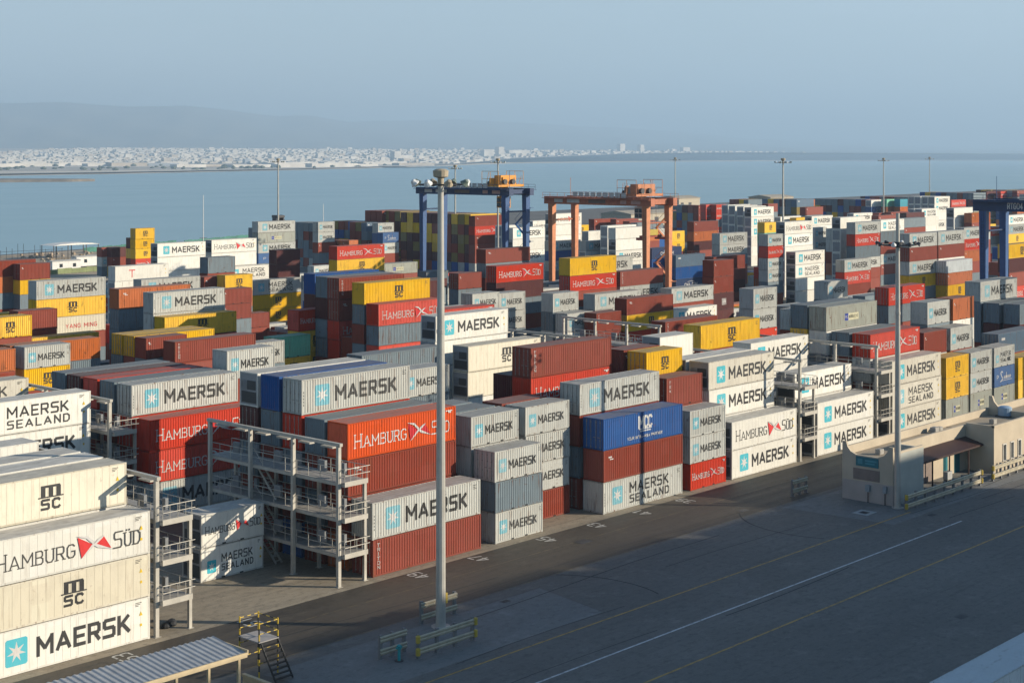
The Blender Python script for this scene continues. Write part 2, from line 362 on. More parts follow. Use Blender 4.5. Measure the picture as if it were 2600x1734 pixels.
def roof_mb(L, h, reef):
    mb = MB(); x0, x1 = -L/2+.1, L/2-.1; y0, y1 = -CW/2+.06, CW/2-.06
    if reef: mb.box(x0, x1, y0, y1, h-.06, h-.018)
    else:
        n = max(4, round(L/.52)); p = (x1-x0)/n; vs = []; 
        for i in range(n):
            a = x0+i*p
            for xx, d in ((a, .03), (a+.3*p, .03), (a+.42*p, .012), (a+.88*p, .012)): vs += [(xx, y0, h-d), (xx, y1, h-d)]
        vs += [(x1, y0, h-.03), (x1, y1, h-.03)]
        mb.add(vs, [(2*i, 2*i+2, 2*i+3, 2*i+1) for i in range(len(vs)//2-1)])
    return mb
def door_mb(h, s):
    """one leaf of the door end at -X (s = -1 or 1), lock rods on a mesh of their own"""
    x = -.045; y0, y1 = (-CW/2+.115, -.008) if s < 0 else (.008, CW/2-.115)
    mb = MB().box(x, x+.04, y0, y1, .17, h-.12)
    for k in range(4):
        z = .25 + k*(h-.5)/4; mb.box(x-.012, x-.0005, y0+.06, y1-.06, z+.05, z+(h-.5)/4-.06)
    rods = MB()
    for f in (.25, .72):
        yy = y0 + f*(y1-y0); rods.bar((x-.04, yy, .14), (x-.04, yy, h-.1), .024, 6)
        for z in (.3, .9, 1.7, h-.35): rods.box(x-.055, x-.013, yy-.06, yy+.06, z-.03, z+.03)
        rods.box(x-.075, x-.045, yy-.02, yy+.32 if s < 0 else yy+.02, 1.15, 1.19)
    return mb, rods
def cool_mb(h):
    """refrigeration unit end at -X: dark grille, fan ring, control box"""
    x = 0.0; y0, y1 = -CW/2+.115, CW/2-.115
    pan = MB().box(x+.03, x+.06, y0, y1, .165, h-.115)
    gr = MB().box(x+.004, x+.029, y0+.12, y1-.12, .3, 1.25)
    for k in range(9): gr.box(x-.012, x+.003, y0+.14, y1-.14, .34+k*.1, .39+k*.1)
    gr.box(x-.01, x+.029, y0+.2, y1-.9, 1.42, 2.2)
    fan = MB()
    for r in (.42, .3, .16):
        for i in range(16):
            a, b = 2*math.pi*i/16, 2*math.pi*(i+1)/16
            fan.bar((x-.01, .62+r*math.cos(a), 1.8+r*math.sin(a)), (x-.01, .62+r*math.cos(b), 1.8+r*math.sin(b)), .018, 4)
    return pan, gr, fan
# lettering per livery: returns Text, material list; u in 0..L measured from the left end, z from the floor
def livery(k, L, h):
    T = Text(); big = L > 7
    if k in ('MG', 'MW', 'MV'):
        sq = {'MG': SKYB, 'MW': AQUA, 'MV': TEAL}[k]; mats = [BLACK if k != 'MG' else CHAR, sq, WHITE]
        if big: T.star(1.45, h*.20, 1.55, h*.60, 1, 2); T.text('MAERSK', 3.75, 10.55, h*.31, h*.37, .25, 0)
        else: T.star(.55, h*.28, .95, h*.44, 1, 2); T.text('MAERSK', 1.85, 5.25, h*.37, h*.25, .135, 0)
    elif k in ('MS', 'SW', 'SV'):
        sq = {'MS': SKYB, 'SW': AQUA, 'SV': SKYB}[k]; mats = [CHAR, sq, WHITE]
        if big: T.star(1.35, h*.22, 1.5, h*.56, 1, 2); T.text('MAERSK', 4.0, 9.9, h*.50, h*.29, .165, 0); T.on('second_line').text('SEALAND', 4.0, 10.0, h*.17, h*.22, .13, 0, gap=.5)
        else: T.star(.6, h*.22, .85, h*.38, 1, 2); T.text('MAERSK', 2.0, 4.95, h*.50, h*.22, .09, 0); T.on('second_line').text('SEALAND', 2.0, 5.0, h*.24, h*.17, .08, 0, gap=.5)
    elif k in ('HR', 'HO', 'HW'):
        mats = [WHITE, REDL if k != 'HO' else plain('pennant_red', (.55,.02,.03), .6), WHITE] if k != 'HW' else [CHAR, REDL, WHITE]
        s = L/12.192; hh = h*(.36 if big else .24); z = h*.3 if big else h*.38; t = .10 if big else .06
        T.text('HAMBURG', L*.065, L*.52, z, hh, t, 0, True, .8, .34); T.on('second_word').text('SÜD', L*.77, L*.93, z, hh, t, 0, True, .85, .34)
        bird(T, L*.535, z-hh*.25, L*.215, hh*1.5, 1, 2)
        T.part = 'code_marks'
        if k != 'HW': T.rect(L*.90, L*.965, h*.88, h*.91, 0); T.rect(L*.925, L*.95, h*.83, h*.88, 0)
    elif k in ('CY', 'CW'):
        mats = [BLACK]; T.msc(L*.52, h*.5, h*.56 if big else h*.50)
        T.rect(L*.05, L*.055, h*.2, h*.8, 0) if False else None
    elif k in ('RT',):
        mats = [WHITE]
        for i, ch in enumerate('TRITON' if big else 'TEX'):
            zz = h*.80 - i*h*(.12 if big else .15); T.text(ch, .5, .72, zz, h*.085, .045, 0)
    elif k == 'MC':
        mats = [WHITE]; T.text('MCC', 5.35, 7.3, h*.50, h*.34, .22, 0, gap=.2); T.rect(5.35, 7.3, h*.43, h*.465, 0); T.rect(5.5, 7.2, h*.36, h*.40, 0)
        T.on('second_line').text('YOUR INTRA-ASIA PARTNER', 3.6, 8.9, h*.17, h*.08, .05, 0)
    elif k == 'YM': mats = [REDL]; T.text('YANG MING', L*.42, L*.87, h*.30, h*.22, .10, 0)
    elif k == 'PO':
        mats = [WHITE, DBLUE, LCREAM, CHAR]; a = L*.36
        T.on('label_panel').rect(a, a+L*.07, h*.32, h*.62, 1); T.rect(a+L*.072, a+L*.27, h*.32, h*.62, 2); T.on('label_words').text('P&O', a+L*.01, a+L*.06, h*.42, h*.10, .03, 0)
        T.text('NEDLLOYD', a+L*.085, a+L*.255, h*.42, h*.11, .035, 3)
    elif k == 'BS':
        mats = [WHITE]; T.text('P', L*.14, L*.2, h*.38, h*.2, .07, 0)
        T.stroke([(L*.42,h*.68),(L*.37,h*.75),(L*.32,h*.68),(L*.35,h*.52),(L*.40,h*.42),(L*.37,h*.28),(L*.30,h*.25)], .13, 0)
        for i in range(8): T.stroke([(L*(.47+.045*i),h*.36),(L*(.48+.045*i),h*.50),(L*(.505+.045*i),h*.38)], .07, 0)
        T.stroke([(L*.6,h*.66),(L*.6,h*.36)], .07, 0); T.rect(L*.34, L*.86, h*.27, h*.29, 0)
    elif k == 'HM': mats = [WHITE]; T.text('HMM', L*.42, L*.60, h*.3, h*.36, .13, 0)
    elif k == 'CM': mats = [WHITE]; T.text('CMA CGM', L*.30, L*.72, h*.34, h*.26, .15, 0); T.stroke([(L*.40,h*.72),(L*.52,h*.78),(L*.62,h*.70)], .10, 0)
    elif k == 'TW': mats = [REDL]; T.stroke([(L*.26,h*.7),(L*.36,h*.7)], .2, 0); T.stroke([(L*.31,h*.7),(L*.31,h*.25)], .2, 0)
    elif k == 'SB': mats = [WHITE]; T.rect(L*.08, L*.17, h*.68, h*.80, 0)
    elif k == 'RB' or k == 'OR' : mats = [WHITE]; T.rect(L*.06, L*.10, h*.74, h*.79, 0); T.rect(L*.075, L*.12, h*.68, h*.71, 0)
    else: return None, None
    # small weathered marks near the right-hand top corner, as on the real boxes
    b = len(mats); T.part = 'code_marks'
    if k in REEF:
        mats = mats + [YEL, CHAR]
        for q in range(3): T.rect(L*.905, L*(.945-.01*q), h*(.90-.035*q), h*(.915-.035*q), b+1)
        T.part = 'sticker'; T.poly([(L*.93,h*.60),(L*.93+.26,h*.60),(L*.93+.13,h*.70)], b); T.rect(L*.935, L*.935+.16, h*.35, h*.41, b)
    elif k in ('MG', 'MS', 'HR', 'HO', 'CY'):
        mats = mats + [WHITE if k in ('HR','HO') else CHAR]
        if k not in ('HR', 'HO'):
            for q in range(3): T.rect(L*.93, L*(.965-.012*(q%2)), h*(.86-.05*q), h*(.875-.05*q), b)
            for q in range(5): T.rect(L*.015, L*.02, h*(.25+.09*q), h*(.30+.09*q), b) if big else None
    return T, mats
_part = {}
def part_mesh(kind, k, ln, h, door):
    """shared mesh data for every container of one livery, length and height"""
    L = LEN(ln); reef = k in REEF; pn = PAINT[k]; rust = {'grey': .35, 'white': .12, 'cream': .15, 'tan': .2, 'rustor': .7, 'stone': .6, 'bluegrey': .5}.get(pn, .3)
    pm = paint(pn + '_paint', C_[pn], rust); key = (kind, pn if kind not in ('lettering', 'emblem') else k, ln, h, door if kind in ('end',) else 0, reef)
    if key in _part: return _part[key]
    if kind == 'frame': me = frame_mb(L, h, reef).mesh('frame', [paint(pn + '_frame_paint', tuple(x*.85 for x in C_[pn]), min(1, rust*2.2)), plain('pocket_black', (.02,.02,.02), .9)])
    elif kind == 'side_wall': me = side_mb(L, h, reef).mesh('side_wall', [pm], fix=False) if not reef else side_mb(L, h, reef).mesh('side_wall', [pm])
    elif kind == 'roof': me = roof_mb(L, h, reef).mesh('roof', [paint(pn + '_roof_paint', C_[pn], rust, roof=True, dust=.15 if pn == 'ice' else .5)], fix=reef)
    elif kind == 'end':
        mb = MB(); corr_end(mb, -CW/2+.111, CW/2-.111, .16, h-.11, -L/2+.012, 1); me = mb.mesh('end_wall', [pm], fix=False)
    elif kind == 'lettering':
        T, mats = livery(k, L, h); me = []
        if T:
            for pt in dict.fromkeys(q[2] for q in T.q):
                me.append((pt, T.build(pt, mats, False, y=-CW/2+(.012), x=-L/2, lift=.008, corr=None if reef else CorrShift(L), only=pt)))
    _part[key] = me; return me
class CorrShift:
    def __init__(s, L):
        s.c = Corr(-L/2+.131, L/2-.131); s.o = L/2; s.breaks = [b + L/2 for b in s.c.breaks]
    def __call__(s, x): return s.c(x - s.o)
RODM = plain('lock_rod_metal', (.32,.31,.29), .5, .6); GRILLE = plain('cooling_grille', (.05,.055,.06), .6); FANM = plain('fan_guard', (.25,.25,.25), .5)
_ends = {}
def container(u, v, z, ln, k, h, door):
    """one shipping container: Empty on its base centre with frame, walls, roof, end and lettering"""
    L = LEN(ln); c = obj('shipping_container', None); c.location = (u + L/2, v + CW/2, z); c.empty_display_size = .5
    obj('frame', part_mesh('frame', k, ln, h, 0), c); obj('side_wall', part_mesh('side_wall', k, ln, h, 0), c); obj('roof', part_mesh('roof', k, ln, h, 0), c)
    for pt, me in part_mesh('lettering', k, ln, h, 0): obj(pt, me, c)
    pn = PAINT[k]; pm = paint(pn + '_paint', C_[pn], .3)
    if k in REEF and door:
        key = ('cool', pn, h)
        if key not in _ends:
            a, b, f = cool_mb(h); _ends[key] = (a.mesh('cooling_unit', [plain('unit_panel', (.27,.28,.30), .5)]), b.mesh('grille', [GRILLE]), f.mesh('fan_guard', [FANM]))
        a = obj('cooling_unit', _ends[key][0], c, (-L/2, 0, 0)); obj('grille', _ends[key][1], a); obj('fan_guard', _ends[key][2], a)
    elif door:
        for s in (-1, 1):
            key = ('door', pn, h, s)
            if key not in _ends:
                d, r = door_mb(h, s); _ends[key] = (d.mesh('door', [pm]), r.mesh('lock_rods', [RODM]))
            d = obj('door', _ends[key][0], c, (-L/2+.08, 0, 0)); obj('lock_rods', _ends[key][1], d)
    else: obj('end_wall', part_mesh('end', 'RB' if False else k, ln, h, 0), c)
    return c

# stacks: x, y, length in feet, then one number per tier from the ground up:
# ten times the place of its livery in LIV, +1 if high cube, +2 if among the 300 largest in view
LIV = 'MG MS GR PO MW WH HW SW CW MV SV TW HR HO RB RT OR DK HM CY OL BL MC BS CM SB BG GN TQ YM'.split()
STACKS = [
(48.15,89.10,40,43,83,63),(48.15,91.98,40,41,61,43,83),(48.15,94.86,40,51,51,51,53),(48.15,97.74,40,51,51,51,53),(48.15,100.62,40,51,51,51),(48.15,103.50,40,51,51,51,53),
(70.85,97.74,20,72,62),(80.80,89.10,40,153,3),(80.80,91.98,40,163,143,143,133),(80.80,94.86,40,143,23,143,23),(80.80,97.74,40,213,143,23,123,3),
(80.80,100.62,40,143,173,143,23,213),(80.80,103.50,40,141,143,23,173,53),(94.80,89.10,20,2,22,2),(101.80,91.98,20,142,2,2,2),(94.80,91.98,20,140,140,2,2),
(94.80,94.86,20,0,20,140,22),(101.80,94.86,20,140,20,0,142),(94.80,97.74,20,140,0,210,20),(101.80,97.74,20,0,20,140),(109.30,89.10,40,13,143,223),
(109.30,91.98,40,143,23,143,3),(109.30,94.86,40,1,21,141),(109.00,97.74,40,141,21,141,123,153),(109.30,100.62,40,1,21,141,173),(122.80,89.10,20,122,2,2),
(122.80,91.98,20,0,20,140,153),(123.20,94.86,20,140,20,190,140,192),(123.20,97.74,20,0,190,140,20,142),(130.00,89.10,40,43,63),(130.00,91.98,40,51,41,43,93),
(130.00,94.86,40,51,51,51,53),(130.00,97.74,40,51,51,51),(146.35,89.10,40,43,43),(146.35,91.98,40,51,43,43),(146.35,94.86,40,51,51),(146.35,97.74,40,51,51,53,43),
(163.05,89.10,40,93,103,93),(163.05,91.98,40,21,141,53,123),(163.05,94.86,40,141,1,141,23),(162.60,97.74,40,21,141,21,53,33),(163.00,100.62,40,21,1,141,191,23),
(176.60,89.10,20,32,192,192),(183.20,89.10,20,32,2,2),(190.00,89.10,20,32,232,12),(197.20,89.10,40,191,193),(80.80,119.40,40,3,123,123),(80.80,122.28,40,1,143,123,3),
(80.80,125.16,40,141,3,143,23),(80.80,128.04,40,21,141,23,123),(80.80,130.92,40,141,21,141,173),(80.80,133.80,40,1,141,21,23),(64.30,122.28,40,51,51,43,73),
(64.30,125.16,40,51,51,51),(94.40,174.00,20,0,140,20,140,192),(183.43,91.98,20,140,20,140,3),(176.33,91.98,20,140,20,0,143),(182.12,94.48,20,140,0,141,21,3),
(189.21,94.48,20,20,140,1,51,163),(210.09,100.62,40,1,141,21,21,3),(210.03,97.74,40,141,21,171,23),(210.43,94.86,40,141,21,171,23),(197.43,91.98,40,21,141,253),
(144.66,103.50,40,0,140,20,140,193),(97.63,103.50,20,120,0,140,22,2),(109.35,122.28,40,1,141,1,23),(123.15,125.16,40,51,51,51,53,43),(122.60,119.40,40,51,51,83,83),
(93.81,125.16,20,0,140,20,140,3),(132.62,100.24,20,50,50,50,50,53),(222.57,122.28,40,21,141,23,123),(208.59,125.16,20,140,0,140,20,3),(183.72,122.28,20,140,20,121,3,3),
(208.91,155.46,40,140,20,140,2),(201.74,149.70,40,140,0,42),(93.75,164.10,20,20,140,192,2),(93.38,166.60,40,160,140,22,162),(108.81,155.46,40,0,20,140,152),
(128.76,161.22,20,21,191,273),(121.98,158.34,20,141,21,3),(135.22,164.10,20,141,191,191,123),(136.85,152.58,40,140,140,20,142,22,193),
(136.81,149.70,40,140,20,120,22,123),(149.96,152.58,40,140,21,141,123),(189.49,149.70,40,20,122,192,142),(166.81,125.16,40,20,140,170,152),(175.59,164.10,20,140,21,3,3),
(178.41,155.46,20,141,1,23,3),(178.48,152.58,20,21,51,3),(192.11,158.34,40,20,140,0,2),(192.62,164.10,40,140,140,20,140,122,193),(205.86,164.10,40,140,140,20,2,152),
(181.93,149.70,20,21,143,153),(169.47,164.10,20,161,141,21,3),(221.27,155.46,20,21,171,183,143,143),(284.76,185.76,20,140,20,2,2,122,2),(137.44,155.46,20,140,21,153),
(197.16,194.40,20,21,141,23,143),(291.74,155.46,40,140,20,192,3,143,3),(304.50,155.46,40,140,140,20,51,143,3),(303.11,152.96,40,20,192,162,262),
(122.58,188.64,40,140,140,21,23,163),(122.46,180.00,40,140,20,141,3,3),(122.59,177.50,40,140,20,140,193),(137.74,240.60,20,141,141),(123.63,224.70,20,20,140,190),
(204.29,194.40,40,140,20,190,140,20,142),(191.75,180.00,40,20,142,23,173,123),(224.77,185.76,40,160,140,20,140,3),(276.61,194.40,40,140,180,140,143),
(305.12,194.40,40,51,51,51,51,43,63),(291.37,182.88,40,53,53,73,43),(332.10,191.52,40,140,140,0,23,123,3),(349.74,194.40,40,20,140,0,143,23,73),
(317.21,185.76,40,142,123,3),(123.81,213.18,40,20,140,292,193,3),(150.46,224.70,40,141,21,121,3),(165.26,216.06,20,140,142),(186.63,240.60,40,192,193,13),
(192.08,221.82,40,140,140,140,20,192,122),(318.34,221.82,40,140,140,20,2,3),(367.14,240.60,20,140,140,21,271,191),(110.10,194.40,20,140,21,141,143),
(86.57,164.10,20,140,20,140,162),(64.66,133.80,40,51,51,51,103),(108.65,161.22,20,140,140,20,142),(108.84,164.10,40,140,20,140,192),(108.74,166.60,40,140,140,20,192),
(108.98,191.52,40,140,140,192),(156.79,210.30,20,140,20,142,142),(163.51,224.70,20,140,141,21,141),(165.88,221.82,20,141,21,161,193),(166.09,227.20,20,141,141,21,141,23),
(203.46,270.90,40,51,51,73),(185.28,270.90,40,51,51,51,53,43),(200.85,273.40,40,51,51,51,53,63),(135.82,255.00,40,140,140,21,161,143),
(143.41,252.50,20,140,140,20,192,143),(164.79,255.00,40,51,51,51,113),(179.63,282.42,20,121,1),(137.49,158.34,40,20,140,122,122,143,153),
(137.77,161.22,40,20,140,22,22,173,23),(140.12,166.60,40,210,140,20,140,171,213),(234.30,352.74,20,140,120,190,192,193),(234.57,355.24,20,170,140,190,171),
(232.03,365.51,20,20,0,140),(233.71,363.01,20,190,140,170),(245.17,313.89,40,20,20,230,2,32,3),(245.81,316.39,40,140,1,141,21,21),(194.51,243.10,20,160,140,141,173,173),
(280.13,331.59,20,140,21,141,3,3),(286.25,332.84,20,141,21,141),(287.88,330.30,20,141,141,161),(249.37,296.88,20,140,0),(244.27,282.83,40,141,51),
(291.52,319.20,20,170,140,1,231,3),(291.05,316.71,20,120,141,1,233),(240.24,262.55,40,20,140,32),(304.98,331.07,40,140,190),(300.02,336.48,40,190),
(309.97,299.15,40,0,140,140,142,122,143),(308.90,257.72,40,170,20,50,2),(306.66,255.22,40,21,1),(302.69,264.48,40,20,0,212,2),(300.15,222.07,40,243,213,253),
(296.22,226.34,40,0,0,212,242),(347.40,258.44,20,1,141,191,191),(364.53,263.19,40,0,140,172,163,143),(304.07,243.83,40,51,51,43,53,53),(311.78,252.73,40,51,51,51,51,51),
(364.17,316.35,40,51,51,41),(305.99,266.98,40,51,51,51,51,53,63),(331.46,275.60,40,51,51,51,51),(396.04,326.73,40,21,141,141,141),(400.96,321.37,40,191,141,161,141),
(294.00,273.93,40,51,51,51,41,41),(335.00,320.67,40,161,21,51),(286.41,263.03,40,51,51,41,53,43),(320.89,287.10,40,51,51,51,41,61),(546.85,340.94,40,21,141,21,141,161),
(485.84,300.72,40,0,170,141,21,141),(436.70,299.42,40,20,120,0,170,140,141),(444.84,311.53,20,0,0,120,20,120,120),(442.38,314.20,20,160,140,0,140,120,120),
(384.40,256.58,40,51,51,51,41,41,43),(388.73,262.25,40,51,51,51,41,41,41),(393.04,268.26,40,51,51,51,51,51,51),(397.83,274.10,40,51,51,51,51,51,51),
(374.03,245.12,20,160,210,20,271,191),(421.69,264.41,40,140,0,20,140,190),(404.65,251.50,20,160,140,120,140,190),(402.69,247.06,40,51,51,51,51,43),
(418.26,268.13,40,170,190,140,140,51),(445.57,257.51,40,170,20,21,1,41),(420.35,234.43,40,141,1,141,171,141),(339.31,207.30,20,141,211,141,1,1),
(337.78,200.73,20,1,161,141,1,1),(336.57,198.24,40,51,51,51,51,51,53),(457.20,298.09,20,190,20,190,20,20,141),(531.24,299.38,40,210,120,140,20,230,50),
(538.81,291.15,20,160,0,20,140,160,281),(535.30,294.96,20,140,120,20,190,160,271),(529.77,272.04,40,51,51,51,51,41,41),(529.34,274.53,40,51,51,51,51,51,51),
(528.33,277.03,40,51,51,51,51,51,51),(528.13,279.53,40,51,51,51,51,51,51),(552.28,276.50,40,210,120,160,160,140,120),(482.68,252.57,40,51,51,51,51,71),
(481.91,255.07,40,51,51,51,51,51),(519.49,268.30,40,51,51,41),(420.11,209.55,40,51,51,51,51,51,53),(423.68,205.66,40,140,140,140,0,140,163),
(463.26,253.70,40,140,20,211,141,141),(460.55,256.65,40,0,160,0,171,141),(446.47,239.02,40,171,141,1,141,171),(364.01,178.79,40,21,141,163,123,3),
(382.87,205.61,40,20,170,0,140,140,20),(556.98,271.38,40,0,140,0),(449.05,206.03,40,171,141,191,3,43),(470.71,212.67,40,140,190,0),(301.78,138.31,40,1,121,141,173,193),
(492.27,222.16,40,210,140,170,161),(686.53,325.80,40,190,0,0,140,140,171),(691.04,320.89,40,160,210,210,140,140,121),(310.77,301.65,40,210,170,170,200,171,191),
(310.63,304.14,40,0,140,200,200,141,201),(310.50,306.64,40,210,200,140,170,201,191),(310.37,309.14,40,20,170,140,140,141,171),(310.25,311.64,40,120,200,190,140,191,171),
(310.12,314.14,40,210,170,190,190,141,171),(310.00,316.63,40,140,170,170,190,191,171),(309.88,319.13,40,120,140,200,200,141,141),
(309.76,321.63,40,190,170,200,170,191,171),(309.64,324.13,40,140,170,170,170,191,191),(309.64,326.75,40,160,140,170,200,191,171),
(313.59,333.57,40,190,140,140,170,171,201),(313.45,336.07,40,160,170,200,170,141,141),(314.59,338.57,40,0,200,190,190,191,201),(313.16,341.07,40,120,200,190,140,141,141),
(313.02,343.56,40,140,190,170,190,141,141),(312.89,346.06,40,140,140,200,140,141,141),(293.60,349.27,20,0,20,170,170,20),(293.60,351.89,20,140,20,20,140,20),
(293.60,354.51,20,20,140,20,20,20),(293.60,357.13,20,140,190,170,20,20),(305.12,338.97,20,140,170,140,20,250),(305.26,341.75,20,140,140,200,140,200),
(305.13,344.25,20,170,20,20,140,140),(306.77,346.75,20,190,160,140,250,210),(307.37,349.25,20,120,0,190,20,140),(307.25,351.74,20,20,190,190,210,140),
(307.13,354.24,20,170,0,140,210,200),(500.62,313.69,40,210,20,190,20,201,251),(500.62,316.31,40,210,0,250,200,21,21),(500.62,318.93,40,140,20,140,200,21,171),
(500.62,321.55,40,0,0,140,140,251,21),(500.62,324.17,40,170,0,20,140,21,191),(500.62,326.79,40,210,120,20,170,251,251),(535.47,303.72,40,0,0,20,250,250,140),
(535.47,306.34,40,170,120,20,210,140,210),(535.47,308.96,40,0,120,20,210,140,20),(535.47,311.58,40,210,0,20,140,20,20),(535.47,314.20,40,170,0,170,20,210,170),
(535.47,316.82,40,140,120,190,190,20,20),(535.47,319.44,40,120,210,170,20,170,20),(535.47,322.06,40,0,210,210,210,140,20),(535.47,324.68,40,20,160,200,20,190,20),
(579.58,388.43,40,120,120,20,170,20),(579.58,391.05,40,120,0,140,140,190),(579.58,393.67,40,20,210,20,190,140),(579.58,396.29,40,0,0,140,20,140),
(566.55,321.09,40,211,191,211,21,21),(639.15,309.50,40,140,140,190,20,141,21),(639.15,312.12,40,0,0,170,170,171,251),(639.15,314.74,40,170,210,140,20,141,141),
(639.15,317.36,40,120,140,160,20,251,21),(639.15,319.98,40,160,140,120,140,171,21),(639.15,322.60,40,210,140,120,200,251,171),(639.15,325.22,40,190,160,210,20,21,211),
(639.15,327.84,40,0,170,0,190,141,21),(639.15,330.46,40,140,160,20,20,171,191),(639.15,333.08,40,140,140,20,170,141,211),(475.43,341.08,20,170,20,251,141,141),
(475.43,343.70,20,20,20,21,21,141),(475.43,346.32,20,160,20,21,201,171),(475.43,348.94,20,0,210,141,211,21),(475.43,351.56,20,0,170,21,201,21),
(475.43,354.18,20,190,140,171,201,141),(697.36,315.59,40,120,20,160,250,21,141),(697.36,318.21,40,170,160,20,200,201,21),(702.91,323.39,40,20,20,170,20,21,201),
(702.60,325.89,40,140,20,210,20,201,21),(703.73,328.38,40,0,120,160,20,21,141),(702.00,330.88,40,190,120,190,20,21,201),(701.71,333.38,40,190,20,120,170,201,191),
(701.42,335.88,40,0,190,120,170,211,171),(665.77,349.94,40,160,210,20,170,170),(665.77,352.56,40,140,160,0,20,250),(665.77,355.18,40,140,0,20,140,20),
(665.77,357.80,40,0,190,20,140,20),(665.77,360.42,40,210,210,170,170,20),(665.77,363.04,40,190,140,190,140,140),(665.77,365.66,40,170,0,140,250,140),
(665.77,368.28,40,20,160,140,170,20),(665.77,370.90,40,0,140,210,20,140),(665.77,373.52,40,140,20,170,200,140),(665.77,376.14,40,20,160,0,140,210),
(665.77,378.76,40,160,0,170,250,170),(165.10,103.50,40,191,120,51,140,2),(207.25,119.40,20,210,0,20,0),(193.20,122.28,40,20,21,20,20),(207.25,122.28,20,140,20,210,50),
(227.43,125.16,20,0,140,0,20),(199.33,133.80,20,170,0,20),(235.35,133.80,40,141,1,21),(263.45,149.70,40,141,0),(227.43,152.58,20,140,0),(235.35,152.58,40,0,1),
(263.45,152.58,40,1,50),(333.70,155.46,40,0,21,141),(151.05,158.34,40,0,0,50,1),(221.30,158.34,40,20,0),(235.35,158.34,20,0,190),(339.83,158.34,20,210,0,170),
(235.35,161.22,40,140,161),(297.68,161.22,20,20,0),(347.75,161.22,40,20,1,0,211),(151.05,164.10,40,50,121,1,141,173),(151.05,180.00,40,0,210,141,210,1),
(269.58,180.00,20,50,140),(381.98,180.00,20,140),(151.05,185.76,40,51,140),(179.15,185.76,20,170,0,0,20),(207.25,185.76,40,0,0,170),(151.05,188.64,40,0,141),
(207.25,188.64,40,121,140,0),(122.95,191.52,40,0),(179.15,191.52,40,170,21,1,171),(221.30,191.52,40,141,170,50),(291.55,191.52,20,20,160,120),(122.95,194.40,40,21),
(157.18,194.40,20,120,0),(221.30,194.40,40,1,0,21),(207.25,210.30,40,0,0,1),(446.10,210.30,40,121,0,20,120),(137.00,213.18,40,141,121),(171.23,213.18,20,140),
(207.25,213.18,20,170,190,20,22),(446.10,213.18,40,211,170,0,20),(325.78,216.06,20,0),(165.10,218.94,40,0),(221.30,218.94,40,141,120,21),(249.40,218.94,40,50,1),
(185.28,221.82,20,50,0,0,20),(333.70,221.82,40,190),(333.70,224.70,40,210),(474.20,224.70,20,140,20,210,190),(319.65,246.36,20,0,120,210,140,160),
(319.65,249.24,40,0,1,210,210,0),(249.40,255.00,40,160,120),(347.75,270.90,40,1,140,190,191,20),(361.80,270.90,40,0,1),(347.75,273.78,40,0,20,191,1,141),
(221.30,279.54,40,160,0),(375.85,279.54,40,0,0),(333.70,282.42,20,140,0,140,0,190),(367.93,282.42,20,210,210,190,0,20),
]
LOOK = dict(MG='light grey starred', MS='grey two-line lettered', GR='plain blue-grey', PO='grey label-plated', MW='white starred refrigerated', WH='plain white refrigerated', HW='white pennant-marked refrigerated',
            SW='white two-line refrigerated', CW='cream black-logo refrigerated', MV='tan starred refrigerated', SV='tan two-line refrigerated', TW='white red-T', HR='bright red lettered', HO='orange-red lettered', RB='red-brown', RT='red-brown vertical-lettered',
            OR='rusty orange', DK='dark maroon', HM='maroon white-lettered', CY='yellow black-logo', OL='olive', BL='plain blue', MC='royal blue white-lettered', BS='blue script-lettered', CM='navy lettered', SB='slate blue', BG='pale ice-blue', GN='mint green', TQ='turquoise', YM='cream red-lettered')
ORD = ['first','second','third','fourth','fifth','sixth','seventh','eighth','ninth','tenth','eleventh','twelfth','thirteenth','fourteenth','fifteenth','sixteenth']
SA, CA = math.sin(R(CAM_A)), math.cos(R(CAM_A))
def pix(u, v, z):
    X = u*SA - v*CA; Y = u*CA + v*SA
    return 1300 + 3890*X/Y, 395 + 3890*(33-z)/Y
inds = []; bulk = []
for u, v, ln, *tiers in STACKS:
    z = 0.01; n = len(tiers)
    for i, t in enumerate(tiers):
        k = LIV[t // 10]; h = 2.896 if t % 10 in (1, 3) else 2.591
        r = random.random()
        (inds if t % 10 > 1 else bulk).append(dict(u=u + (random.uniform(-.04,.04)), v=v + random.uniform(-.03,.03), z=z, ln=ln, k=k, h=h, i=i, n=n, door=(r < (.8 if k in REEF else .28))))
        z += h + .022
def tier_word(i, n):
    if n == 1: return 'standing alone'
    if i == n-1: return 'topmost in stack'
    if i == 0: return 'lowest in stack'
    return {n-2: 'second from top', n-3: 'third from top', n-4: 'fourth from top', n-5: 'fifth from top'}[i]
groups = {}
for c in inds:
    c['px'], c['py'] = pix(c['u'] + LEN(c['ln'])/2, c['v'], c['z'] + c['h']/2)
    zx = 'left' if c['px'] < 870 else 'centre' if c['px'] < 1740 else 'right'
    zy = 'far' if c['py'] < 640 else 'middle' if c['py'] < 860 else 'near'
    c['zone'] = f'{zy} {zx}'
    groups.setdefault((c['k'], c['ln'], tier_word(c['i'], c['n']), c['zone']), []).append(c)
for (k, ln, tw, zone), g in groups.items():
    g.sort(key=lambda c: c['px'])
    for j, c in enumerate(g):
        s = f"{'long' if ln == 40 else 'short'} {LOOK[k]} container {tw},"
        if len(g) > 1: s += f" {ORD[j]} of {len(g)} from left,"
        c['label'] = s + f" {zone}"
for c in inds:
    o = container(c['u'], c['v'], c['z'], c['ln'], c['k'], c['h'], c['door'])
    tag(o, c['label'], 'container', 'stacked shipping containers')
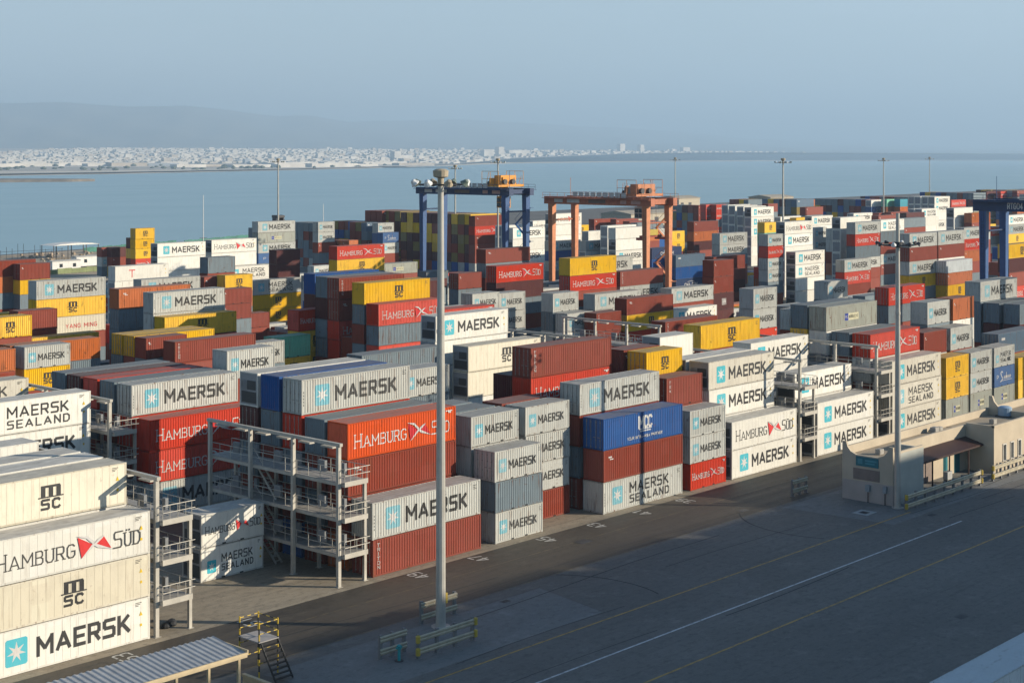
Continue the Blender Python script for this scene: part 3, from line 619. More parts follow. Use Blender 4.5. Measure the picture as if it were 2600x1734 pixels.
# everything past the 300 largest in view: one object
def low_container(mb, mats, c):
    L = LEN(c['ln']); u, v, z, h, k = c['u'], c['v'], c['z'], c['h'], c['k']; pn = PAINT[k]
    def mi(m):
        if m not in mats: mats.append(m)
        return mats.index(m)
    a = mi(paint(pn + '_far_paint', C_[pn], .3, far=True)); r = mi(paint(pn + '_far_roof', C_[pn], .3, far=True, roof=True, dust=.4))
    mb.add([(u,v,z),(u+L,v,z),(u+L,v+CW,z),(u,v+CW,z),(u,v,z+h),(u+L,v,z+h),(u+L,v+CW,z+h),(u,v+CW,z+h)], [(0,1,5,4),(1,2,6,5),(2,3,7,6),(3,0,4,7)], a)
    mb.add([(u+.02,v+.02,z+h-.003),(u+L-.02,v+.02,z+h-.003),(u+L-.02,v+CW-.02,z+h-.003),(u+.02,v+CW-.02,z+h-.003)], [(0,1,2,3)], r)
    for x in (u, u+L-.12): mb.box(x-.012 if x == u else x, x+.12 if x == u else x+.132, v-.012, v+.1, z, z+h-.004, a)
    if k in REEF: mb.box(u-.03, u-.013, v+.22, v+2.2, z+.25, z+h-.3, mi(plain('unit_panel', (.27,.28,.30), .5)))
    elif c['door']:
        for q in (.5, .95, 1.5, 1.95): mb.box(u-.03, u-.013, v+q-.03, v+q+.03, z+.12, z+h-.12, mi(RODM))
    mb.box(u+.13, u+L-.13, v-.012, v+.02, z+h-.12, z+h-.004, a); mb.box(u+.13, u+L-.13, v-.012, v+.02, z+.01, z+.14, a)
    T, tm = livery(k, L, h)
    if T:
        for j, (pts, m, pt) in enumerate(T.q):
            mb.add([(u+p, v-.016-j*.0006, z+t) for p, t in pts], [tuple(range(len(pts)))], mi(tm[m]))
mb = MB(); mats = []
for c in bulk: low_container(mb, mats, c)
tag(mb.build('container_stacks', mats, fix=False), 'mass of further containers stacked behind and beneath the nearer ones', 'containers', kind='stuff')
# ------------------------------------------------------------ ground, quay, water
def ground_mat(name, lo, hi, stain, rough=.55, tint=(.10,.085,.06)):
    m, n, l, p = new_mat(name); c = n.new('ShaderNodeTexCoord').outputs['Object']
    a = noise(n, l, mapping(n, l, c, (.05, .09, 1)), 1, 6, .6)
    col = rgbmix(n, l, ramp(n, l, a, .35, .65), lo, hi)
    tr = noise(n, l, mapping(n, l, c, (.025, 1.1, 1)), 1, 5, .65)          # tyre-worn bands along the lanes
    col = rgbmix(n, l, ramp(n, l, tr, .48, .68, 0, .5), col, stain)
    sp = noise(n, l, mapping(n, l, c, (.35, .5, 1)), 1, 7, .7)
    col = rgbmix(n, l, ramp(n, l, sp, .58, .72, 0, .55), col, stain)
    t2 = noise(n, l, mapping(n, l, c, (.12, .14, 1)), 1, 4)
    col = rgbmix(n, l, ramp(n, l, t2, .5, .75, 0, .45), col, tint)
    t3 = noise(n, l, mapping(n, l, c, (.06, 2.6, 1)), 1, 3, .5)
    col = rgbmix(n, l, ramp(n, l, t3, .60, .68, 0, .35), col, stain)
    oil = noise(n, l, mapping(n, l, c, (.9, .9, 1)), 1, 3, .5)
    col = rgbmix(n, l, ramp(n, l, oil, .70, .76, 0, .6), col, tuple(x*.5 for x in stain))
    lt = noise(n, l, mapping(n, l, c, (.22, .3, 1)), 1.3, 6, .7)
    col = rgbmix(n, l, ramp(n, l, lt, .56, .70, 0, .5), col, tuple(x * 1.55 for x in hi))
    gr = noise(n, l, c, 9, 4, .7)
    col = rgbmix(n, l, ramp(n, l, gr, .3, .7, 0, .28), col, tuple(x * 1.6 for x in hi))
    g2 = noise(n, l, mapping(n, l, c, (1.0, 1.3, 1)), 1.4, 8, .78)
    col = rgbmix(n, l, ramp(n, l, g2, .50, .66, 0, .55), col, tuple(x * .8 for x in stain))
    g3 = noise(n, l, mapping(n, l, c, (.5, .8, 1)), 3.1, 6, .75)
    col = rgbmix(n, l, ramp(n, l, g3, .56, .70, 0, .5), col, tuple(min(.6, x * 1.5) for x in hi))
    l.new(col, p.inputs['Base Color'])
    l.new(ramp(n, l, tr, .3, .7, rough + .15, rough - .02), p.inputs['Roughness'])
    b = n.new('ShaderNodeBump'); b.inputs['Strength'].default_value = .25; b.inputs['Distance'].default_value = .02; l.new(gr, b.inputs['Height']); l.new(b.outputs[0], p.inputs['Normal'])
    return m
ASPH = ground_mat('asphalt', (.112,.106,.097), (.165,.155,.14), (.060,.058,.054), .68, (.13,.12,.105))
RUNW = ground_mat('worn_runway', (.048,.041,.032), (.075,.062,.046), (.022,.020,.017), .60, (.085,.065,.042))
CONC = ground_mat('concrete_paving', (.25,.21,.155), (.33,.28,.205), (.10,.085,.065), .75, (.19,.155,.11))
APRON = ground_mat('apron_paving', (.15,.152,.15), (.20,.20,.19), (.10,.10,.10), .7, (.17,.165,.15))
LAND = [(-400,-14),(1700,-14),(1750,655),(1500,655),(608,600),(430,522),(354,490),(256,469),(-400,455)]
g = MB(); g.add([(x, y, 0) for x, y in LAND], [tuple(range(len(LAND)))])
n0 = len(LAND)
tag(g.build('ground', ASPH), kind='structure')
q = MB()
for (x0, y0), (x1, y1) in zip(LAND, LAND[1:] + LAND[:1]): q.add([(x0,y0,-.001),(x1,y1,-.001),(x1,y1,-9),(x0,y0,-9)], [(0,1,2,3)])
tag(q.build('quay_wall', plain('quay_concrete', (.25,.23,.2), .8)), kind='structure')
pads = MB()
for b in range(5): pads.add([(-60,88.0+30.3*b,.004),(700,88.0+30.3*b,.004),(700,106.9+30.3*b,.004),(-60,106.9+30.3*b,.004)], [(0,1,2,3)])
tag(pads.build('paving', CONC), kind='structure')
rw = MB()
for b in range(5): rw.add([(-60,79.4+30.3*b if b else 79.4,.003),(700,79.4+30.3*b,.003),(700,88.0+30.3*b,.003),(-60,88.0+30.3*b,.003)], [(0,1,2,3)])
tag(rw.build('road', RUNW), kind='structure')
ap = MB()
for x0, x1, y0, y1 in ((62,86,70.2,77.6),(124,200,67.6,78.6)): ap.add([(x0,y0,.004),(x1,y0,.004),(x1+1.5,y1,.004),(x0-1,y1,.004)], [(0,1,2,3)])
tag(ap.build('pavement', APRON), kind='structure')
gv = MB(); gv.add([(120,352,.004),(330,352,.004),(440,500,.004),(352,486,.004),(256,465,.004),(120,458,.004)], [tuple(range(6))])
tag(gv.build('gravel_ground', ground_mat('gravel', (.36,.29,.21), (.46,.38,.28), (.20,.16,.12), .9, (.28,.22,.16))), kind='structure')
def line_mat(name, rgb, worn):
    m, n, l, p = new_mat(name); c = n.new('ShaderNodeTexCoord').outputs['Object']
    a = noise(n, l, mapping(n, l, c, (1.2, 2.5, 1)), 1.5, 6, .7)
    l.new(rgbmix(n, l, ramp(n, l, a, worn-.12, worn+.12, 0, .9), rgb, (.05,.05,.05)), p.inputs['Base Color']); p.inputs['Roughness'].default_value = .6; return m
YLINE, WLINE, FAINT = line_mat('yellow_line', (.50,.30,.06), .58), line_mat('white_line', (.62,.62,.62), .60), line_mat('faint_line', (.22,.16,.07), .45)
def strip(mb, pts, wd, z=.008):
    for (x0, y0), (x1, y1) in zip(pts, pts[1:]):
        d = math.hypot(x1-x0, y1-y0); ex, ey = -(y1-y0)/d*wd/2, (x1-x0)/d*wd/2
        mb.add([(x0-ex,y0-ey,z),(x1-ex,y1-ey,z),(x1+ex,y1+ey,z),(x0+ex,y0+ey,z)], [(0,1,2,3)])
mk = MB(); strip(mk, [(30,68.9),(129.5,68.9)], .16); strip(mk, [(30,58.83),(260,58.83)], .17); tag(mk.build('yellow_road_line', YLINE), kind='structure')
mk = MB(); strip(mk, [(40,63.8),(129.4,63.8)], .17); tag(mk.build('white_road_line', WLINE), kind='structure')
mk = MB(); strip(mk, [(20,79.3),(128,79.3)], .14); strip(mk, [(20,84.6),(190,84.6)], .1); tag(mk.build('faint_road_line', FAINT), kind='structure')
mk = MB()
def arc(cx, cy, r, a0, a1, wd):
    strip(mk, [(cx + r*math.cos(R(a0+(a1-a0)*i/24)), cy + r*math.sin(R(a0+(a1-a0)*i/24))) for i in range(25)], wd, .009)
arc(84.6, 73.6, 8.6, -25, 40, .14); arc(123.2, 73.2, 8.6, 125, 205, .14)
trk = random.Random(4)
for q in range(16):
    y = trk.uniform(58.5, 84); x = trk.uniform(50, 150); strip(mk, [(x+i*2.5, y+.5*math.sin(i*.28+q)+trk.uniform(-.04,.04)) for i in range(trk.randint(5, 16))], trk.uniform(.05,.12), .0085)
tag(mk.build('tyre_mark', plain('tyre_rubber', (.030,.030,.031), .7, var=.3)), kind='structure')
NUMW = line_mat('number_white', (.55,.54,.50), .62)
for s, x in (('53',57.0),('51',67.2),('49',83.7),('47',90.6),('45',99.0),('43',105.8),('41',112.4),('39',119.0),('55',48.0)):
    T = Text(); T.text(s, 0, 1.5, 0, 1.15, .15, 0, gap=.35); me = T.build('painted_number', [NUMW], False, lift=0)
    me.transform(Matrix(((0,0,-1,0),(1,0,0,0),(0,-1,0,0),(0,0,0,1))))
    me.transform(Matrix.Translation((x+.6, 86.2, .010))); tag(obj('painted_number', me), kind='structure')
wm, n, l, p = new_mat('sea_water'); c = n.new('ShaderNodeTexCoord').outputs['Object']
p.inputs['Base Color'].default_value = (.31,.47,.53,1); p.inputs['Roughness'].default_value = .3; p.inputs['IOR'].default_value = 1.33
b1 = noise(n, l, mapping(n, l, c, (.09,.05,.1)), 1, 6, .6); b2 = noise(n, l, mapping(n, l, c, (.006,.012,.01)), 1, 4, .55)
ad = n.new('ShaderNodeMath'); ad.operation = 'MULTIPLY_ADD'; l.new(b2, ad.inputs[0]); ad.inputs[1].default_value = 1.5; l.new(b1, ad.inputs[2])
bp = n.new('ShaderNodeBump'); bp.inputs['Strength'].default_value = .02; bp.inputs['Distance'].default_value = 1.0; l.new(ad.outputs[0], bp.inputs['Height']); l.new(bp.outputs[0], p.inputs['Normal'])
l.new(ramp(n, l, b2, .35, .65, .33, .40), p.inputs['Roughness'])
wt = MB(); wt.add([(-30000,-6000,-3),(36000,-6000,-3),(36000,36000,-3),(-30000,36000,-3)], [(0,1,2,3)]); tag(wt.build('water', wm), kind='structure')

# ------------------------------------------------------------ far shore: beach, town, hills (view axes: r to the right, d ahead)
def rd(r, d, z=0): return (r*SA + d*CA, -r*CA + d*SA, z)
sand, n, l, p = new_mat('shore_sand'); c = n.new('ShaderNodeTexCoord').outputs['Object']
a = noise(n, l, mapping(n, l, c, (.004,.004,.01)), 1, 6); l.new(rgbmix(n, l, ramp(n, l, a, .4, .6), (.52,.46,.38), (.40,.36,.29)), p.inputs['Base Color']); p.inputs['Roughness'].default_value = .9
SH = [(-2600,2350),(-900,2680),(-760,2980),(-420,4100),(0,6800),(600,8200),(1800,9900),(4200,10900),(9000,11500)]
def shore_d(r):
    for (r0, d0), (r1, d1) in zip(SH, SH[1:]):
        if r0 <= r <= r1: return d0 + (d1-d0)*(r-r0)/(r1-r0)
    return 11500
def gz(r, d):
    """height of the far land: flat by the water, rising under the town"""
    k = 1 - .45*min(1, max(0, (r/d + .334)/.668)); t = min(1, max(0, (d - 5000)/5000))
    return .5 + 78*k*t*t*(3-2*t)
cs = MB(); rows = []
for i in range(61):
    s = -.5 + 1.0*i/60; row = []
    d0 = next((d for d in range(2300, 11400, 20) if d*s >= -2600 and d > shore_d(max(-2600, min(8990, d*s)))), 11300)
    for j in range(26):
        d = d0 + (13500-d0)*(j/25)**1.3; row.append(len(cs.v)); cs.v.append(rd(d*s, d, gz(d*s, d)))
    rows.append(row)
for i in range(60):
    for j in range(25): cs.f.append([rows[i][j], rows[i+1][j], rows[i+1][j+1], rows[i][j+1]]); cs.m.append(0)
tag(cs.build('coast', sand), kind='structure')
be = MB()
for (r0, d0), (r1, d1) in zip(SH, SH[1:]):
    w0, w1 = [60 + 330*max(0, min(1, (-q+300)/2000)) + e*.012 for q, e in ((r0, d0), (r1, d1))]
    be.add([rd(r0,d0-8,-2.9), rd(r1,d1-8,-2.9), rd(r1,d1+w1,1.3), rd(r0,d0+w0,1.3)], [(0,1,2,3)])
be.add([rd(-1600,3950,1.3), rd(-160,4500,1.3), rd(-170,4780,1.3), rd(-1700,4250,1.3)], [(0,1,2,3)])
tag(be.build('beach', plain('beach_sand', (.74,.66,.54), .9, scale=.01)), kind='structure')
sp = MB(); sp.prism([(-900,2040),(-700,2030),(-600,2090),(-580,2130),(-640,2160),(-900,2190)], 'z', -3.2, .4)
sp.v = [rd(x, y, z) for x, y, z in sp.v]; tag(sp.build('breakwater', plain('breakwater_rock', (.20,.165,.13), .95, var=.4, scale=.06)), kind='structure')
rng = random.Random(3); city = MB()
def blk(r, d, w_, dp, h, m=0):
    q = math.cos(.7), math.sin(.7); b = [rd(r + a*q[0] - e*q[1], d + a*q[1] + e*q[0]) for a, e in ((-w_/2,-dp/2),(w_/2,-dp/2),(w_/2,dp/2),(-w_/2,dp/2))]
    z0 = gz(r, d) - 1; city.add([(x,y,z0) for x,y,_ in b] + [(x,y,z0+1+h) for x,y,_ in b], [(0,1,5,4),(1,2,6,5),(2,3,7,6),(3,0,4,7),(4,5,6,7)], m)
for i in range(9500):
    d = 5600 + 4600*rng.random()**1.15; s = -.42 + .80*rng.random()**1.25; r = d*s
    if d < shore_d(r) + 150: continue
    if rng.random() < .5*max(0, s + .05)/.35: continue
    tall = rng.random() < .03
    blk(r, d, rng.uniform(12,34), rng.uniform(10,24), rng.uniform(11,20) if tall else rng.uniform(4,9), 0 if rng.random() < .74 else (1 if rng.random() < .7 else 2))
for i in range(34):
    d = rng.uniform(4100,5500); r = d*rng.uniform(-.34,-.02)
    if d > shore_d(r) + 200: blk(r, d, rng.uniform(60,190), 40, rng.uniform(7,11), rng.choice([0,0,1,2]))
for r, d, w_, h in ((-470,6200,34,40),(-440,6230,60,24),(-120,7400,60,32),(-60,7450,34,44),(30,7900,140,22),(640,9000,40,50),(760,9050,30,44),(1050,9300,60,30)): blk(r, d, w_, 30, h, 0)
tag(city.build('distant_town', [plain('town_white', (.72,.67,.60), .8, var=.2, scale=.02), plain('town_tan', (.50,.43,.35), .8, var=.2, scale=.02), plain('town_bluegrey', (.33,.36,.40), .8, var=.2, scale=.02)], fix=False), 'white low-rise town strung along the far shore below the hills', 'town', kind='stuff')
tr = MB(); rng = random.Random(8)
for i in range(800):
    d = 3300 + 7000*rng.random()**1.3; r = d*rng.uniform(-.36,.36)
    if d < shore_d(r) + 160: continue
    x, y, _ = rd(r, d); zz = gz(r, d); h = rng.uniform(4,9); k = rng.uniform(4,12)
    tr.lathe([(k*.5,-.4),(k,h*.35),(k*.8,h*.7),(k*.2,h)], (x,y,zz), 6)
tag(tr.build('shore_trees', plain('shore_foliage', (.10,.12,.08), .9, var=.4, scale=.05)), 'dark scattered trees between the far shore and the town', 'trees', kind='stuff')
RID = [(-1400,40,285),(0,15,261),(166,15,261),(332,15,272),(470,15,267),(581,15,281),(708,14.5,297),(791,14.5,295),(885,14,309),(1050,14,306),(1160,14,305),(1300,14,311),(1560,14,325),(1700,14,334),(1908,14,352),(2150,14,362),(2400,14,372),(2700,14,378),(3300,14,384)]
hm = MB(); rng = random.Random(21); PX = []
for px in range(-600, 3200, 12):
    for (a0,_,h0), (a1,_,h1) in zip(RID, RID[1:]):
        if a0 <= px <= a1: y = h0 + (h1-h0)*(px-a0)/(a1-a0); break
    PX.append((px, y + .8*math.sin(px*.031) + .9*math.sin(px*.013+2)))
N = 14; DF = 10800.0
for i, (px, y) in enumerate(PX):
    DB = 16500.0 + max(0, px - 450)*7.5; hd = (395-y)/3890*DB + 33
    for j in range(N):
        t = j/(N-1); d = DF + (DB-DF)*t; s = (px-1300)/3890
        hz_ = 40 + (hd-40)*(t**1.5)*(1 + .22*math.sin(px*.021 + j*.9)*(1-t)*t*2 + .12*math.sin(px*.043-j*.6)*(1-t))
        hm.v.append(rd(d*s, d, hz_))
for i in range(len(PX)-1):
    for j in range(N-1): hm.f.append([i*N+j, (i+1)*N+j, (i+1)*N+j+1, i*N+j+1]); hm.m.append(0)
hl, n, l, p = new_mat('hill_rock'); c = n.new('ShaderNodeTexCoord').outputs['Object']
a = noise(n, l, mapping(n, l, c, (.0016,.0016,.003)), 1, 7, .6); l.new(rgbmix(n, l, ramp(n, l, a, .35, .65), (.10,.10,.075), (.17,.15,.11)), p.inputs['Base Color']); p.inputs['Roughness'].default_value = .95
tag(hm.build('hills', hl, fix=False), kind='structure')

# ------------------------------------------------------------ reefer access racks
GALV = plain('galvanised_steel', (.50,.47,.41), .55, .15, var=.15, scale=1.2)
DECK = plain('deck_grating', (.36,.34,.31), .7, .1, var=.2, scale=2)
SOCK = plain('socket_grey', (.22,.23,.24), .5)
def rack(u0, u1, vs, label):
    t = thing('reefer_rack', label, 'rack', ((u0+u1)/2, vs[0], 0), 'steel access racks for refrigerated containers')
    x0, x1 = u0-(u0+u1)/2, u1-(u0+u1)/2; V = [v-vs[0] for v in vs]; L = V[-1]
    for y in V:
        MB().box(x0-.14, x0+.14, y-.14, y+.14, .005, 10.75).box(x0-.25, x0+.25, y-.25, y+.25, 0.002, .03).build('post', GALV, t)
        MB().box(x1-.12, x1+.12, y-.12, y+.12, .005, 7.86).box(x1-.22, x1+.22, y-.22, y+.22, .002, .03).build('post', GALV, t)
    b = MB().box(x0-.15, x0+.15, -.3, L+.3, 10.76, 11.0)
    for i in range(len(V)-1):
        for f in (.25, .75):
            y = V[i]+(V[i+1]-V[i])*f; b.box(x0-.05, x0+.45, y-.7, y+.7, 10.5, 10.62)
    b.build('top_beam', GALV, t)
    for z in (2.45, 5.2, 7.95):
        d = MB().box(x0+.15, x1-.13, -.45, L+.4, z-.06, z, 1)
        d.box(x0+.145, x0+.27, -.46, L+.41, z-.3, z-.061); d.box(x1-.26, x1-.131, -.46, L+.41, z-.3, z-.061); d.box(x0+.146, x1-.132, -.56, -.461, z-.28, z+.1)
        for i in range(len(V)-1): d.box(x0+.28, x1-.27, (V[i]+V[i+1])/2-.06, (V[i]+V[i+1])/2+.06, z-.26, z-.062)
        d.build('deck', [GALV, DECK], t)
        r = MB()
        for zz in (z+.55, z+1.05):
            for x in (x0+.2, x1-.16): r.bar((x, -.45, zz), (x, L+.35, zz), .028, 6)
            r.bar((x0+.2, -.5, zz), (x1+.1, -.5, zz), .028, 6)
        k = int(L/1.36)+1
        for i in range(k+1):
            y = -.45 + (L+.8)*i/k
            for x in (x0+.2, x1-.16): r.bar((x, y, z), (x, y, z+1.07), .026, 6)
        for x in (x0+.75, x0+1.4, x1-.7): r.bar((x, -.5, z), (x, -.5, z+1.07), .026, 6)
        r.build('guard_rail', GALV, t)
        for i in range(len(V)-1):
            y = V[i]+(V[i+1]-V[i])*.5
            for f in (-1.5, .2): MB().box(x1-.6, x1-.3, y+f, y+f+1.1, z-.72, z-.58).build('deck_lamp', SOCK, t)
            MB().box(x0+.5, x0+.75, y-.5, y+.3, z+.5, z+1.35).build('power_socket_box', SOCK, t); MB().box(x0+1.3, x0+1.55, y-1.9, y-1.5, z+.4, z+1.2).build('power_socket_box', SOCK, t)
    st = MB()
    if len(V) > 2:
        ym = V[-2]
        for z0, z1 in ((0.05,2.45),(2.45,5.2),(5.2,7.95)):
            for x in (x0+.9, x0+1.5): st.beam((x, ym-2.2, z0), (x, ym+.6, z1), .06, .2)
            for k in range(8): st.box(x0+.93, x0+1.47, ym-2.2+2.8*k/8, ym-1.95+2.8*k/8, z0+(z1-z0)*(k+.6)/8, z0+(z1-z0)*(k+.6)/8+.03)
            st.bar((x0+.86, ym-2.2, z0+1), (x0+.86, ym+.6, z1+1), .03, 6)
        st.build('stair', GALV, t)
    return t
B1 = [89.1, 94.54, 99.98, 105.4]; B2 = [120.5, 125.9, 131.3, 136.9]
rack(60.85, 63.6, B1, 'pale steel access rack beside the white containers at the lower left corner')
rack(77.3, 79.95, B1, 'large pale three-deck steel rack in front of the orange-red lettered container')
rack(142.8, 145.6, B1, 'narrow steel rack between white container stacks right of centre')
rack(159.3, 162.2, B1, 'steel rack left of the slim dark lamp mast by the building')
rack(77.3, 79.95, B2, 'steel rack behind the lower-left white containers, partly hidden')
rack(159.3, 162.2, B2, 'steel rack top showing above the big red-brown container at centre')
rack(142.8, 145.6, B2, 'steel rack top with blue box behind white container at centre')

# ------------------------------------------------------------ floodlight masts
POLEM = plain('mast_steel', (.50,.48,.43), .45, .25, var=.12, scale=.8); LAMPW = plain('floodlight_white', (.78,.78,.76), .35); LAMPD = plain('lamp_tan', (.42,.35,.25), .5); LAMPG = plain('lamp_underside', (.16,.20,.17), .35)
DARK = plain('dark_steel', (.05,.05,.055), .5)
def mast(u, v, label, zt=31.3, zr=None, big=False, r0=.36, r1=.21, k=.62):
    t = thing('floodlight_mast', label, 'lamp mast', (u, v, 0), 'tall floodlight masts in the yard')
    pm = MB().lathe([(r0*1.9,.004),(r0*1.9,.05),(r0*1.05,.06),(r0,.5),(r0*.8+r1*.2,zt*.33),(r0*.45+r1*.55,zt*.66),(r1,zt-.2),(r1,zt)], (0,0,0), 12)
    for z in (zt*.33, zt*.66): pm.lathe([(r0*.8+.02,z-.12),(r0*.8+.02,z+.12)], (0,0,0), 12)
    pm.build('pole', POLEM, t)
    zr = zr or zt-.35
    hd = MB().lathe([(.22,zr-.1),(.22,zr+.45),(.52,zr+.55),(.56,zr+.98),(.32,zr+1.1),(.1,zr+1.12)] if zr > zt-1 else [(.42,zr-.2),(.42,zr+.3)], (0,0,0), 14); hd.build('head_drum', LAMPD if zr > zt-1 else DARK, t)
    ring = MB()
    for i in range(12):
        a, b = 2*math.pi*i/12, 2*math.pi*(i+1)/12; ring.bar((1.55*math.cos(a),1.55*math.sin(a),zr), (1.55*math.cos(b),1.55*math.sin(b),zr), .05, 5)
    for i in range(6): a = math.pi*i/3; ring.bar((.2*math.cos(a),.2*math.sin(a),zr), (1.6*math.cos(a),1.6*math.sin(a),zr), .045, 5)
    ring.build('lamp_ring', DARK, t)
    for i in range(8):
        a = 2*math.pi*i/8 + .3; c, s = math.cos(a), math.sin(a)
        lm = MB().lathe([(.12,.24),(.20,.20),(.27,.0),(.40,-.20),(.40,-.24)], (0,0,0), 10)
        M = Matrix.Translation((1.95*c, 1.95*s, zr+.18)) @ Matrix.Rotation(.75, 4, Vector((-s, c, 0))) @ Matrix.Scale(.8 if big else k, 4)
        lm.v = [tuple(M @ Vector(x)) for x in lm.v]; lm.build('floodlight', (LAMPW if i in (3, 4, 7) else (LAMPD if i % 2 else LAMPG)) if big else ((LAMPW if i % 2 else LAMPG) if zr > zt-1 else (LAMPW if i % 4 == 0 else DARK)), t)
    if big:
        bx = MB().box(.3, .5, -.2, .2, 1.6, 2.3); bx.build('control_box', plain('box_yellow', (.6,.42,.08), .5), t)
    return t
mast(75.7, 76.4, 'big pale lamp mast standing in the foreground road behind guard rails', 31.3, big=True)
mast(130.2, 70.6, 'slim dark mast beside the beige building with its lamp ring lowered', 27.6, zr=24.6, r0=.30, r1=.17)
for u, v, zt, lab in ((284,266,31.5,'slim lamp mast in front of the blue gantry crane trolley'),(275,343,31.4,'slim lamp mast left of the blue crane, above white containers'),(501,371,31.4,'slim lamp mast right behind the orange crane'),
                      (310,198,31.6,'stout lamp mast with antenna right of centre, before white containers'),(504,279,31.3,'lamp mast above grey containers toward the right'),(663,343,31.5,'thinnest lamp mast far off at the upper right'),(313,310,29.5,'thin mast seen between the legs of the blue crane')):
    t = mast(u, v, lab, zt, r0=.30, r1=.17)
t = mast(208, 78, 'lamp mast whose head only just enters at the right edge', 29.6)

# ------------------------------------------------------------ guard barriers
RAILM = plain('barrier_rail', (.46,.41,.30), .45, .35, var=.2, scale=1.4); POSTM = plain('barrier_post', (.20,.20,.20), .6); CAPY = plain('barrier_yellow', (.50,.36,.06), .5)
def barrier(u0, u1, v, label, caps=True, side=-1):
    L = u1-u0; t = thing('guard_barrier', label, 'guard barrier', (u0, v, 0), 'guard barriers of double steel rail')
    k = max(2, round(L/1.9))
    for i in range(k+1):
        x = .15 + (L-.3)*i/k; MB().box(x-.10, x+.10, -.02, .2, .003, 1.62).box(x-.2, x+.2, -.12, .3, .0025, .02).build('post', POSTM, t)
    for z in (.50, 1.32):
        pr = [(0,-.17),(-.07,-.12),(-.07,-.05),(-.015,0),(-.07,.05),(-.07,.12),(0,.17),(.012,.17),(-.055,.12),(-.055,.06),(0,0),(-.055,-.06),(-.055,-.12),(.012,-.17)]
        m = MB().prism([(side*-a-.035, z+b*1.25) for a, b in pr], 'x', 0, L); m.build('rail', RAILM, t)
        if caps:
            for x in (0, L): MB().lathe([(.12,-.25),(.16,-.21),(.16,.21),(.12,.25)], (x, -.05, z), 10).build('end_cap', CAPY, t)
    return t
barrier(69.7, 75.1, 72.5, 'guard barrier with yellow ends in front of the big lamp mast')
barrier(75.0, 78.6, 77.7, 'grey guard barrier behind the base of the big lamp mast', False)
t = barrier(67.9, 70.3, 74.2, 'short guard barrier left of the big lamp mast, hydrant before it', False)
barrier(129.2, 144.6, 69.2, 'long guard barrier with yellow end in front of the beige building')
barrier(147.2, 168, 69.2, 'long guard barrier at the right edge beside the building')
barrier(127.5, 130.2, 80.4, 'short dark guard barrier left behind the building end', False)
hy = thing('hydrant', 'small turquoise hydrant pipe by the short guard barrier', 'hydrant', (68.7, 73.2, 0))
MB().lathe([(.10,.004),(.10,.75),(.16,.78),(.16,1.0),(.08,1.08)], (0,0,0), 10).box(-.25,.25,-.06,.06,.82,.94).build('body', plain('hydrant_teal', (.03,.30,.32), .5), hy)
MB().lathe([(.3,.002),(.3,.04)], (0,0,0), 14).build('base', DARK, hy)
def cover(x, y, a, b, label, rim=False):
    t = thing('drain_cover', label, 'drain cover', (x, y, 0), 'drain covers in the paving')
    m = MB().box(-a, a, -b, b, .006, .014)
    for i in range(6): m.box(-a+.1, a-.1, -b+.08+i*(2*b-.16)/6, -b+.08+(i+.55)*(2*b-.16)/6, .0145, .022)
    m.build('grate', DARK, t)
    if rim:
        r = MB(); r.box(-a-.45, a+.45, -b-.4, -b-.02, .005, .03); r.box(-a-.45, a+.45, b+.02, b+.4, .005, .03); r.box(-a-.45, -a-.01, -b-.019, b+.019, .005, .03); r.box(a+.01, a+.45, -b-.019, b+.019, .005, .03); r.build('rim', plain('rim_concrete', (.36,.38,.38), .8), t)
cover(100.6, 84.2, .75, .5, 'dark square drain cover in the road near the containers'); cover(126.3, 71.9, .45, .4, 'drain cover with pale concrete rim before the building', True)
cover(102.6, 50.6, .5, .35, 'drain cover alone on the road at lower right'); cover(119.5, 80.6, .55, .3, 'drain cover left of the building barrier'); cover(129.8, 66.9, .5, .3, 'drain cover just right of the yellow road line end')
cover(83.2, 77.2, .4, .25, 'small drain cover right of the big mast'); cover(63.4, 70.3, .45, .35, 'drain cover at the bottom edge left of the mast')

# ------------------------------------------------------------ gatehouse building
def wallm(name, rgb): return plain(name, rgb, .85, var=.10, scale=.5, spec=.2)
BEIGE, PINK, GREYW = wallm('beige_render', (.56,.48,.365)), wallm('pinkish_render', (.46,.40,.36)), wallm('pale_render', (.50,.51,.46))
AWN = plain('awning_maroon', (.045,.020,.017), .6); TEALP = plain('sign_teal', (.015,.17,.21), .5); SHUT = plain('shutter_brown', (.24,.19,.165), .7); GLASS = plain('window_glass', (.03,.04,.05), .1, spec=.6); WFR = plain('window_frame', (.70,.67,.60), .6)
bd = thing('port_building', 'long low beige building with maroon awning and curved parapet ends', 'building', (130.4, 71.2, 0))
m = MB()
m.box(0,.25,0,5.4,.004,1.9,1)                       # end wall, lower band
prof = [(0,1.901),(5.4,1.901),(5.4,5.5),(5.0,5.5),(4.85,5.0),(4.5,4.6),(3.9,4.35),(1.6,4.35),(.95,4.6),(.6,5.0),(.45,5.5),(0,5.5)]
m.prism([(y, z) for y, z in prof], 'x', 0, .25, 0)
m.box(.251,6.0,0,.25,.004,4.75,2); m.box(.251,6.0,0.02,.24,4.751,4.95,0)
m.box(.251,45,5.15,5.4,.004,4.95,0)                   # rear wall
m.box(5.75,6.0,.251,2.8,.004,4.72,2)
m.box(6.001,20.6,2.8,3.05,.004,4.7,0)                 # recessed front
m.box(20.6,20.85,-.35,2.799,.004,4.9,0)
m.box(20.851, 22.6, -.35, -.1, .004, 4.7, 0); m.box(33.5, 45, -.35, -.1, .004, 4.7, 0)
for k in range(6): m.box(23.5+1.8*k, 24.4+1.8*k, -.35, -.1, 1.001, 2.799, 0)
m.box(22.6,33.5,-.35,-.1,2.8,4.7,0); m.box(22.6,33.5,-.35,-.1,.004,1.0,0); m.box(20.6,45,-.4,-.09,4.701,4.95,0)
